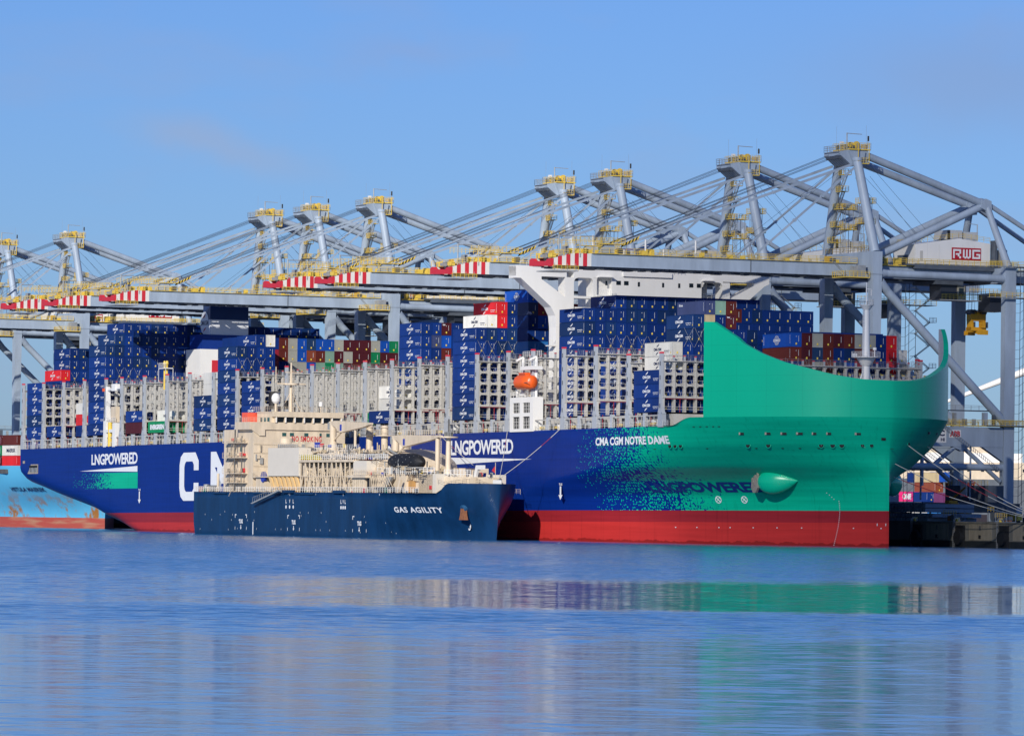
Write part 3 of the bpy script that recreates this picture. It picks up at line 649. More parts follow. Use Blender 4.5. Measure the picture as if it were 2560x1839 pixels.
# ---------------------------------------------------------------- wheelhouse
def wheelhouse():
    root=obj('wheelhouse',None,ship); wh=M['whi']; mb=MB()
    x1=293.7; x0=290.2
    # roof slab across the full beam
    mb.box(x0,x1,0,62.6,56.0,57.1,wh); mb.box(x0,x1,0,12.3,54.9,56.0,wh); mb.box(x0,x1,50.9,62.6,55.1,56,wh); mb.box(x0,x1,14.1,23.4,54.9,56.0,wh)
    mb.box(x0,x1,14,50.9,47.5,54.9,wh) if 0 else None
    mb.box(x0,x1,23.4,45.6,48.5,56.0,wh)
    mb.box(x0,x1,45.6,50.9,54.9,56,wh)
    mb.box(284,x1-1,20,46,48.5,56.9,wh); mb.box(284,x1-1.5,16,48,57.1,57.8,wh)
    # piers
    for a,b in ((12.0,14.1),(50.9,52.7)): mb.box(x0+.0,x1,a,b,44,54.9,wh)
    mb.box(x0,x1-.02,9.9,14.1,23,48.2,wh)
    # diagonal arms with rounded feet
    mb.prism([(0,56.99),(0,54.4),(1.2,54.4),(8.6,48.3),(9.6,46.5),(9.9,44),(12.02,44),(12.02,50.6),(6.2,54.3),(6.2,55.6),(12.02,55.6),(12.02,56.98)],0,x0+.01,x1+.012,wh)
    mb.prism([(62.6,56.99),(62.6,54.9),(61.4,54.4),(54.3,48.6),(53.4,46.5),(53.2,44),(51.5,44),(51.5,50.6),(58.9,54.5),(58.7,55.2),(51.5,55.6),(51.5,56.98)],0,x0+.01,x1+.012,wh)
    for y,z,sx in ((14.1,54.9,1),(18.9,54.9,-1),(45.9,54.9,1),(50.9,54.9,-1)):      # corner fillets
        pts=[(y,z)]+[(y+sx*1.1*(1-math.cos(math.pi/2*i/5)),z-1.1*(1-math.sin(math.pi/2*i/5))) for i in range(6)]
        mb.prism(pts,0,x0+.02,x1-.004,wh)
    mb.box(x0,x1,18.9,19.7,50.5,55,wh); mb.box(x0,x1+.0,14.1,23.4,50.4,50.9,wh)
    mb.build('house_block',root)
    g=MB()
    for y in (25,26.9): g.box(x1,x1+.06,y-.55,y+.55,53.6,54.5,M['glass'])
    for y in (43.0,44.9): g.box(x1,x1+.06,y-.5,y+.5,53.6,54.5,M['glass'])
    for y in (22,30,36,40): g.box(x1,x1+.06,y-.25,y+.25,53.4,54.4,M['glass'])
    g.each('window',root)
    b=MB(); 
    for y0,y1 in ((19.7,23.4),(45.6,48.5)):
        b.box(x1-.2,x1+1.2,y0,y1,51.0,51.2,wh); b.rail((x1+1.1,y0,51.2),(x1+1.1,y1,51.2),wh,1.1,.9,.05); b.box(x1-.1,x1+1.3,y0,y1,55.1,55.3,wh); b.box(x1-3,x1-2.9,y0,y1,51.2,55,M['gal'])
    b.box(x1,x1+.5,26,38,55.5,56.6,wh); b.rail((x1+.5,26,56.5),(x1+.5,41,56.5),wh,1,.9,.05)
    b.build('balcony',root)
    m2=MB(); wm=M['whi']
    for y,h in ((20.5,7.5),(33.5,7.0),(38,5),(46,7.2)):
        m2.tube((290,y,57),(290,y,57+h),.22,wm,8); m2.tube((290,y-1,57+h*.6),(290,y+1,57+h*.6),.08,wm,6); m2.tube((290,y-.8,57+h*.8),(290,y+.8,57+h*.8),.07,wm,6)
        m2.rail((290,y-1.2,57+h*.55),(290,y+1.2,57+h*.55),wm,.9,.6,.05)
    m2.tube((290,28,57),(290,28,61),.35,wm,8); m2.box(289.8,290.2,25.6,30.4,61.6,61.85,M['blue']); m2.tube((290,28,61),(290,28,61.6),.5,wm,8)
    m2.tube((288,23,57),(288,23,62),.15,M['green'],8); m2.tube((288,42,57),(288,42,59.4),.8,M['red'],10,.3)
    m2.rail((x1-.1,1,57.1),(x1-.1,62,57.1),wm,1,1.6,.05); m2.build('radar_mast',root)
    # narrow support posts, accommodation tower beneath
    t=MB(); t.box(287,293.4,14.5,46.8,23,48.5,wh); t.box(286,293,50.5,52.5,23,48,wh)
    t.rail((293.6,8.4,40),(293.6,10.4,40),wh,1.1,.6,.05); t.box(292,293.7,8.2,10.2,39.8,40,wh)
    t.build('accommodation',root)
wheelhouse()
def foremast():
    r=obj('foremast',None,ship); r.location=(392.8,30.65,0); mb=MB(); wm=M['whi']
    mb.tube((0,0,22.6),(0,0,45.6),.95,wm,16,.62); mb.tube((0,0,45.6),(0,0,50.2),.14,wm,8); mb.tube((0,0,33.4),(0,0,35.0),1.0,wm,16,2.0)
    mb.tube((0,0,44.6),(0,0,45.6),.6,wm,16,1.4)
    for s in (-1,1): mb.tube((0,s*2.6,27),(0,s*.6,32.5),.16,wm,6)
    mb.ladder((.3,-1.15,25),(.3,-1.0,45),wm,(.4,0,0),.6,.05); mb.build('mast_tube',r)
    p=MB()
    for z,rr in ((35.0,2.9),(45.6,1.5)):
        n=14; p.tube((0,0,z),(0,0,z+.15),rr,wm,n)
        for i in range(n):
            a=2*math.pi*i/n; b=2*math.pi*(i+1)/n; A=(rr*math.cos(a),rr*math.sin(a),z); B=(rr*math.cos(b),rr*math.sin(b),z); p.rail(A,B,wm,1.2,9,.05)
    p.tube((0,2.0,35.1),(0,2.0,36.6),.12,wm,6); p.tube((0,2,36.6),(0,2,37.1),.4,wm,10)
    p.box(-.6,.6,-2.9,-2.4,35.2,35.8,wm); p.box(-.1,.1,0,1.1,48.8,49.0,wm); p.box(-.1,.1,1.0,1.2,47.6,48.9,wm); p.build('platform',r)
foremast()
def side_house():      # white lifeboat platform and provision crane
    r=obj('boat_platform',None,ship); mb=MB(); u0,u1=291.9,303.2
    for z0,z1 in ((20.95,21.6),(24.2,25.0),(27.2,28.4)): mb.box(u0,u1,-.25,2.2,z0,z1,M['whi'])
    for a,b in ((u0,u0+1.4),(u0+4.7,u0+6.3),(u1-1.6,u1)): mb.box(a,b,-.24,2.2,21.6,24.2,M['whi']); mb.box(a,b,-.24,2.2,25.0,27.2,M['whi'])
    mb.box(u0+.2,u1-.2,.02,.12,21,27.6,M['black2'])
    for z0 in (21.6,25.0):
        for a in (u0+1.4,u0+6.3):
            for k in (1,2,3): mb.bar((a+.85*k,-.1,z0),(a+.85*k,-.1,z0+2.3),M['whi'],.06)
            for k in (1,2): mb.bar((a,-.1,z0+.75*k),(a+3.3,-.1,z0+.75*k),M['whi'],.06)
    mb.rail((u0,-.1,28.4),(u1,-.1,28.4),M['whi'],1.1,1.4,.06); mb.build('platform_frame',r)
    d=MB(); 
    for u in (296.2,302.6):
        d.tube((u,.8,28.4),(u,.8,37.0),.35,M['whi'],8); d.tube((u,.8,37),(u,-.9,36.2),.3,M['whi'],8)
    d.box(297.5,304,-.6,1.6,34.2,35.0,M['whi']); d.rail((297.5,-.5,35),(304,-.5,35),M['whi'],1.5,1.2,.06); d.rail((296,.8,37),(305,.8,37),M['whi'],1.3,1.0,.06)
    d.tube((299,-.3,34.2),(299,-.3,33.2),.08,M['rope'],6); d.tube((302,-.3,34.2),(302,-.3,33.2),.08,M['rope'],6); 
    d.tube((294,.5,28.5),(294,.5,30),.3,M['whi'],8); d.tube((296,.5,29),(298,.5,29),.5,M['whi'],10); d.tube((300,1.2,28.5),(300,1.2,31),.9,M['creamd'],10)
    d.build('davit',r)
    # provision crane near the stern
    c=obj('provision_crane',None,ship); mb=MB(); mb.box(53.0,54.7,-.1,1.3,20.9,27.6,M['whi']); mb.box(59.2,61.0,-.1,1.3,20.9,27.0,M['whi']); mb.box(54.7,59.2,-.1,1.3,24.6,25.4,M['whi'])
    mb.prism([(53.0,27.6),(54.9,27.6),(54.3,36.4),(53.3,36.4)],1,0,1.2,M['whi'])
    mb.box(52.2,53.4,-.2,1.4,35.2,36.0,M['orange']); mb.tube((54,.6,35.6),(64,.6,35.9),.35,M['whi'],8); mb.box(58,60.5,0,1.6,35.2,37.0,M['whi']); mb.box(57.2,60.4,.3,2.2,27.2,31.2,M['cream']); mb.tube((56.6,.4,21),(56.6,.4,27.2),.6,M['yel'],12)
    mb.rail((54.7,0,31.5),(61,0,31.5),M['whi'],1.2,1,.06); mb.rail((54.7,0,27.2),(61,0,27.2),M['whi'],1.2,1,.06); mb.build('crane_frame',c)
    v=MB(); # yellow vent pipes on the lashing bridge
    for k in (0,1.6): v.tube((86.5+k,3,35),(86.5+k,3,41.4),.26,M['yel'],10); v.tube((86.5+k,3,41.4),(86.5+k,3,42.2),.45,M['yel'],10,.25)
    v.box(85,89.6,2,4,40.2,40.4,M['whi']); v.rail((85,2,40.4),(89.6,2,40.4),M['whi'],1.3,.8,.06); 
    for a,b in ((85,2),(89.6,2),(85,4),(89.6,4)): v.bar((a,b,36.9),(a,b,40.3),M['whi'],.1)
    v.build('vent_mast',ship)
side_house()
def lifeboat():
    mb=MB(); n=12; k=12; vs=[]; fs=[]; L2=3.7
    for i in range(k+1):
        t=i/k; x=-L2+2*L2*t; r=max(.25,(1-abs(2*t-1)**4.5))**.5
        for j in range(n):
            a=2*math.pi*j/n; c,s_=math.cos(a),math.sin(a); y=1.95*r*max(-1,min(1,c*1.25))*(1-.5*max(0,-s_)**1.5)*(1-.35*max(0,s_)); z=(1.75 if s_>0 else 1.6)*max(-.95,min(.9,s_*1.15))*(.55+.45*r)
            vs.append((x,y,z+1.4))
    for i in range(k):
        for j in range(n): a=i*n+j; b=i*n+(j+1)%n; fs.append((a,b,b+n,a+n))
    fs+= [tuple(range(n)),tuple(range(k*n,k*n+n))]
    mb.add(vs,fs,M['orange'],True)
    o=mb.build('lifeboat',None,SHIP@Matrix.Translation((300.2,-.6,30.1))); tag(o,'bright orange enclosed lifeboat hanging above the white side platform','lifeboat')
    w_=MB(); w_.box(-2.0,1.0,-.7,.7,2.75,3.5,M['orange'])
    for i in range(5): w_.box(-1.8+.6*i,-1.5+.6*i,-.72,-.7,3.0,3.3,M['glass'])
    w_.build('conning_tower',o); kk=MB(); kk.box(-4.6,4.6,-1.66,-1.58,1.2,1.34,M['deck']); kk.build('rubbing_strake',o)
lifeboat()
# ================================================================== CONTAINERS ON THE SHIP
CL,CWD,CH=12.19,2.44,2.9
def cont_mesh(colname,kind='plain',h=2.86):
    """box with pressed side and end walls; origin at the centre of its floor"""
    mb=MB(); col=mat('box_'+colname,CC[colname],.5,.17,.35,streak=1,spec=.25); x=CL/2; y=CWD/2; d=.045
    fr=.14
    # frame posts and rails
    for sx in (-1,1):
        for sy in (-1,1): mb.box(min(sx*x,sx*(x-fr)),max(sx*x,sx*(x-fr)),min(sy*y,sy*(y-fr)),max(sy*y,sy*(y-fr)),0,h,col)
        mb.box(min(sx*x,sx*(x-fr)),max(sx*x,sx*(x-fr)),-y+fr,y-fr,0,.16,col); mb.box(min(sx*x,sx*(x-fr)),max(sx*x,sx*(x-fr)),-y+fr,y-fr,h-.12,h,col)
    for sy in (-1,1):
        mb.box(-x+fr,x-fr,min(sy*y,sy*(y-fr)),max(sy*y,sy*(y-fr)),0,.16,col); mb.box(-x+fr,x-fr,min(sy*y,sy*(y-fr)),max(sy*y,sy*(y-fr)),h-.1,h,col)
    def corr(a0,a1,n,fn):
        pts=[]; p=(a1-a0)/n
        for i in range(n): s=a0+i*p; pts+=[(s,0),(s+p*.35,0),(s+p*.5,1),(s+p*.85,1)]
        pts.append((a1,0)); vs=[]
        for a,o in pts: vs+= [fn(a,o,.16),fn(a,o,h-.1)]
        mb.add(vs,[(2*i,2*i+2,2*i+3,2*i+1) for i in range(len(pts)-1)],col)
    for sy in (-1,1): corr(-x+fr,x-fr,30,lambda a,o,z:(a,sy*(y-.02-d*o),z))
    for sx in (-1,1): corr(-y+fr,y-fr,8,lambda a,o,z:(sx*(x-.03-.07*o),a,z))
    mb.box(-x+fr,x-fr,-y+fr,y-fr,h-.12,h-.05,col); mb.box(-x+fr,x-fr,-y+fr,y-fr,.05,.1,col)
    # forward end details: sticker, number strip, small mark
    X=x+.004
    def q(y0,y1,z0,z1,m): mb.add([(X,y0,z0),(X,y1,z0),(X,y1,z1),(X,y0,z1)],[(0,1,2,3)],m)
    dark=colname in('navy','navy2','blue','lblue','dblue','brown','maroon','red','green','greyblue','orangebrown','darkred')
    if kind!='bare':
        q(-.18,.14,.45,.85,M['seal'])
        if dark: q(.50,.56,1.1,2.3,M['logo']); q(-.1,.02,2.05,2.2,M['logo'])
        if colname in('maroon','brown'): put_text(mb,'tex',front_fn(-1.0,-.25,2.25,2.6,X),M['logo'],.03) if colname=='maroon' else None
        if colname=='grey': put_text(mb,'HSD',front_fn(-.35,.4,1.95,2.15,X),M['logor'],.03)
    # side small writing towards the forward end
    Y=-y-.004; lm=M['logo'] if dark else M['logod']
    def s(x0,x1,z0,z1,m=lm): mb.add([(x0,Y,z0),(x1,Y,z0),(x1,Y,z1),(x0,Y,z1)],[(0,1,2,3)],m)
    if kind=='cma' or kind=='line':
        for k in range(7): s(x-.55,x-.43,.7+.26*k,.86+.26*k)
    if kind=='cma':
        s(x-.75,x-.5,.45,.8,M['seal']) if random.random()<2 else None
    return mb.mesh('container_'+colname)
LOGO={}
def logo_mesh(dark):
    if dark in LOGO: return LOGO[dark]
    m=M['logo'] if dark else M['logod']; mb=MB(); Y=-CWD/2-.012
    put_text(mb,'CMA CGM',side_fn(-2.1,1.3,1.12,1.72,Y),m,.05,.85); crescent(mb,-.1,1.74,Y,1.0,1,m); crescent(mb,-.7,1.10,Y,1.0,-1,m)
    put_text(mb,'the shipping line',side_fn(2.5,4.9,.95,1.2,Y),m,.04); put_text(mb,'better ways',side_fn(2.7,4.6,.62,.84,Y),m,.03)
    LOGO[dark]=mb.mesh('line_logo'); return LOGO[dark]
def globe_logo():
    mb=MB(); Y=-CWD/2-.012; m=M['logo']; n=20
    for r in (1.0,): mb.add([(r*math.cos(2*math.pi*i/n),Y,1.45+r*math.sin(2*math.pi*i/n)) for i in range(n)]+[((r-.1)*math.cos(2*math.pi*i/n),Y,1.45+(r-.1)*math.sin(2*math.pi*i/n)) for i in range(n)],[(i,(i+1)%n,n+(i+1)%n,n+i) for i in range(n)],m)
    for k in (-.55,0,.55):
        for sgn in (1,): 
            a=[(k*math.cos(t)+(0),Y,1.45+math.sin(t)) for t in [math.pi*(j/8-.5) for j in range(9)]]; mb.add(a+[(p[0]+.09,Y,p[2]) for p in a],[(i,i+1,10+i,9+i) for i in range(8)],m)
    for z in (.8,2.0): mb.add([(-.85,Y,z),(.85,Y,z),(.85,Y,z+.09),(-.85,Y,z+.09)],[(0,1,2,3)],m)
    put_text(mb,'COSCO',side_fn(-1.5,1.5,1.15,1.75,Y-.004),m,.06)
    for k in range(6): mb.add([(-5.6,Y,.6+.3*k),(-5.45,Y,.6+.3*k),(-5.45,Y,.8+.3*k),(-5.6,Y,.8+.3*k)],[(0,1,2,3)],m)
    return mb.mesh('globe_logo')
CMESH={}
def cm(col,kind,h=2.86):
    k=(col,kind,h)
    if k not in CMESH: CMESH[k]=cont_mesh(col,kind,h)
    return CMESH[k]
# bay centre positions, base level
def bc(i): return (POST[i]+POST[i+1])/2+(.35 if i<25 else 0)
rnd=random.Random(11)
mixA=['brown','grey','blue','dblue','blue','blue','grey','maroon','maroon','maroon','grey','blue','green']
mixB=['brown','grey','blue','orangebrown','brown','mint','maroon','grey','maroon','maroon','green','maroon','maroon']
mixC=['grey','grey','blue','mint','green','mint','maroon','brown','mint','maroon','brown','maroon','navy']
def spec():
    B={}
    def put(b,r0,r1,n,f,t0=0):
        for r in range(r0,r1+1):
            for t in range(t0,n): B[(b,r,t)]=f(r,t)
    nv=lambda r,t:'navy' if rnd.random()<.8 else 'navy2'
    put(0,0,1,6,nv); put(0,2,2,7,lambda r,t:'red' if t==6 else 'navy'); put(0,3,23,9,nv)
    put(1,0,23,1,nv)
    put(2,2,23,1,nv); put(2,1,1,3,lambda r,t:['navy','red','white'][t])
    put(3,0,0,8,nv); put(3,1,1,9,nv); put(3,2,23,10,nv)
    put(5,0,0,2,lambda r,t:['maroon','navy'][t])
    put(6,0,0,1,lambda r,t:'green'); put(6,1,1,2,lambda r,t:['green','white'][t])
    put(8,0,0,3,nv); put(8,1,1,5,lambda r,t:'navy' if t<3 else 'white'); put(8,3,6,8,lambda r,t:'darkred' if (r==6 and t in(5,6)) else 'navy')
    put(8,7,19,8,lambda r,t:mixA[r-7] if t==7 else mixB[r-7] if t==6 else mixC[(r-7+t*5)%13] if t==5 else rnd.choice(mixA+mixB))
    put(9,0,1,7,nv); put(9,2,3,8,lambda r,t:'white' if (r==3 and t==7) else nv(r,t))
    put(10,0,0,4,nv); put(10,1,3,3,nv)
    put(14,2,2,1,lambda r,t:'green')
    put(15,0,0,1,nv); put(15,1,1,3,lambda r,t:'white' if t>0 else 'navy')
    def f15(r,t):
        if t==7 and r==5: return 'maroon'
        if t==6: return {4:'greyblue',5:'blue',3:'navy'}.get(r,'navy')
        if t==5 and r==5: return 'brown'
        if t==4 and r==5: return 'greyblue'
        return nv(r,t)
    put(15,3,23,8,f15)
    put(17,8,8,10,lambda r,t:{9:'cosco',8:'greyblue',5:'lblue'}.get(t,'navy')); put(17,9,9,10,lambda r,t:{9:'mint',8:'darkred',7:'blue',5:'lblue'}.get(t,'navy'))
    put(17,10,10,10,lambda r,t:{9:'navy',8:'greyblue',7:'grey'}.get(t,'navy')); put(17,11,20,9,lambda r,t:'darkred' if t>6 else 'navy')
    put(18,0,0,7,nv); put(18,1,1,8,lambda r,t:'white' if t==7 else nv(r,t)); put(18,2,2,9,lambda r,t:'red' if t>6 else nv(r,t)); put(18,3,3,9,nv)
    put(21,2,4,8,nv); put(21,5,18,9,nv); put(21,19,23,8,nv)
    put(22,3,11,4,lambda r,t:'brown' if r in(5,6) else 'navy'); put(22,12,20,8,lambda r,t:'brown' if (r==13 and t==7) else nv(r,t))
    put(23,4,20,3,nv)
    put(24,0,0,3,nv); put(24,1,1,5,lambda r,t:'white' if t>2 else 'navy'); put(24,2,2,5,nv); put(24,3,3,7,nv)
    put(24,4,4,8,lambda r,t:{7:'greyblue',6:'cream',5:'maroon',4:'maroon'}.get(t,'cream')); put(24,5,5,8,lambda r,t:{7:'mint'}.get(t,'navy')); put(24,6,6,8,lambda r,t:{7:'brown',6:'maroon'}.get(t,'navy'))
    put(24,7,20,6,nv)
    top=['cosco','maroon','grey','brown','maroon','brown','grey','grey','navy','red']; md=['brown','maroon','dblue','brown','navy','navy2','brown','brown','navy','red']; lo=['navy','brown','grey','orangebrown','dblue','blue','darkred','navy','navy','red']
    for i in range(10):
        B[(25,9+i,3)]=top[i]; B[(25,9+i,2)]=md[i]; B[(25,9+i,1)]=lo[i]; B[(25,9+i,0)]='navy'
    for t,c in enumerate(('navy','grey','white')): B[(25,19,t)]=c
    return B
BX=spec()
def base(b,r,t):
    if b==0: return 21.25+(.6 if r>1 else 0)
    if b==17: return 24.95
    if b==25: return 28.9
    return 24.08
def cpos(b,r,t):
    u=bc(b) if b<25 else 368.9
    return (u,.65+2.5*r+1.25+0.0,base(b,r,t)+CH*t)
# visibility from the photographed side: march from the faces towards the camera through the occupied cells
BU=[ (bc(i) if i<25 else 368.9) for i in range(26)]
def occ(u,v,w_):
    r=int((v-.65)//2.5)
    if r<0 or r>23: return False
    for b in range(26):
        if abs(u-BU[b])<6.1:
            t=int((w_-base(b,r,0))//CH)
            return (b,r,t) in BX
    return False
def seen(b,r,t):
    u,v,w_=cpos(b,r,t); pts=[]
    for a in (-.35,0,.35): pts+=[(u+6.15,v+a*2.4,w_+z) for z in (.5,2.4)]
    for a in (-5.5,-2,2,5.5): pts+=[(u+a,v-1.3,w_+z) for z in (.5,2.4)]
    n=0
    for p in pts:
        x,y,z=p; ok=True
        for k in range(1,70):
            x=p[0]+.88*k*.8; y=p[1]-.47*k*.8; z=p[2]-.045*k*.8
            if y<.6: break
            if z>24 and occ(x,y,z): ok=False; break
            if 286<x<293.7 and 14<y<47 and z<48.5: ok=False; break
        n+=ok
    return n
ORD=['bottom','second','third','fourth','fifth','sixth','seventh','eighth','ninth','tenth']
ROW=['outermost row','second row in','third row in','fourth row in','fifth row in','sixth row in','seventh row in','eighth row in','ninth row in','tenth row in']+['%s row in'%x for x in ('eleventh','twelfth','thirteenth','fourteenth','fifteenth','sixteenth','seventeenth','eighteenth','nineteenth','twentieth','twenty-first','twenty-second','twenty-third','last')]
WHERE={0:'bay at the stern',1:'second bay from stern',2:'third bay from stern',3:'tall bay left of funnel',5:'bay right of yellow-legged deck crane',6:'bay with green lettered box',8:'multicoloured bay right of funnel',9:'bay just right of funnel',10:'bay behind tanker bridge',14:'bay left of two white boxes',15:'tall bay amidships behind grey frames',17:'bay under left wheelhouse arm',18:'bay topped red and white',21:'bay below wheelhouse',22:'bay between wheelhouse and bow shield',23:'low bay before bow',24:'bay beside bow shield edge',25:'foremost bay over bow curve'}
CN=dict(navy='navy blue',navy2='navy blue',brown='brown',maroon='maroon',grey='light grey',cream='cream',mint='pale mint',blue='bright blue',lblue='light blue',dblue='dull dark blue',orangebrown='rusty orange brown',green='green',red='bright red',white='white',greyblue='faded grey blue',darkred='dark red')
def containers():
    vis=[]; hid=[]
    for k in BX:
        n=seen(*k)
        (vis if n>0 else hid).append((n,k))
    # shown largest first: near faces on the outer side, more visible points
    vis.sort(key=lambda a:(-a[0]+ .03*a[1][1],a[1]))
    ind=[k for n,k in vis[:300]]; rest=[k for n,k in vis[300:]]+[k for n,k in hid]
    print('containers visible',len(vis),'individual',len(ind),'rest',len(rest))
    gl=globe_logo()
    for (b,r,t) in sorted(ind):
        c=BX[(b,r,t)]; pos=cpos(b,r,t); cma=c in('navy','navy2','red','white') and not(b==2 and t==1)
        col='blue' if c=='cosco' else c
        me=cm(col,'cma' if cma else 'line')
        o=obj('shipping_container',me,None,SHIP@Matrix.Translation(pos))
        cn='blue globe-marked' if c=='cosco' else CN[c]
        tag(o,'%s container, %s, %s, %s'%(cn,'bottom tier' if t==0 else ORD[t]+' tier',ROW[r],WHERE[b]),'container','containers stacked on the big ship')
        side=(b,r-1,t) not in BX
        if side:
            if c=='cosco': obj('logo',gl,o)
            elif cma: obj('logo',logo_mesh(c!='white'),o)
            elif c=='green' and b==6: 
                mb=MB(); put_text(mb,'EVERGREEN',side_fn(-4.6,4.6,.8,2.1,-CWD/2-.012),M['logo'],.06,.9); mb.build('lettering',o)
            elif c=='greyblue': mb=MB(); put_text(mb,'MATSON'[:0]+'tesco'[:0]+'line',side_fn(-5.2,-3.6,1.9,2.4,-CWD/2-.012),M['logo'],.03); mb.build('lettering',o)
    mb=MB()
    vset=set(k for n,k in vis)
    for (b,r,t) in rest:
        c=BX[(b,r,t)]; c='blue' if c=='cosco' else c; u,v,w_=cpos(b,r,t); mm=mat('box_'+c,CC[c])
        if (b,r,t) not in vset: mb.box(u-CL/2,u+CL/2,v-CWD/2,v+CWD/2,w_,w_+2.86,mm); continue
        x=u+CL/2; y=CWD/2-.14; mb.box(u-CL/2,x-.13,v-CWD/2,v+CWD/2,w_,w_+2.86,mm)
        for s_ in (-1,1): mb.box(x-.13,x,min(v+s_*y,v+s_*CWD/2),max(v+s_*y,v+s_*CWD/2),w_,w_+2.86,mm)
        mb.box(x-.13,x,v-y,v+y,w_,w_+.16,mm); mb.box(x-.13,x,v-y,v+y,w_+2.74,w_+2.86,mm)
        for i in range(8): a=v-y+2*y*i/8; mb.box(x-.13,x-.04,a+.02,a+.15,w_+.16,w_+2.74,mm)
        mb.box(x-.01,x+.006,v-.18,v+.14,w_+.45,w_+.85,M['seal'])
        if c not in('white','grey','cream','mint'): mb.box(x-.01,x+.006,v+.5,v+.56,w_+1.1,w_+2.3,M['logo'])
    o=mb.build('container_stack',None,SHIP); tag(o,'inner containers of the big ship, mostly hidden between the visible stacks','containers','containers stacked on the big ship','stuff')
    # lashing rods crossing the lowest exposed ends
    for (b,r) in [(0,3),(3,1),(3,2),(3,3),(9,0),(9,1),(9,2),(21,4),(21,5),(21,6),(21,7),(21,8),(18,0),(18,1),(18,2),(18,3),(24,2),(24,3)]:
        u,v,_=cpos(b,r,0); z=38.9; mb=MB(); mb.bar((u+6.3,v-1.1,z-1.4),(u+6.3,v+1.1,z+2.6),M['gal'],.045); mb.bar((u+6.3,v+1.1,z-1.4),(u+6.3,v-1.1,z+2.6),M['gal'],.045); mb.build('lashing_rod',ship)
containers()
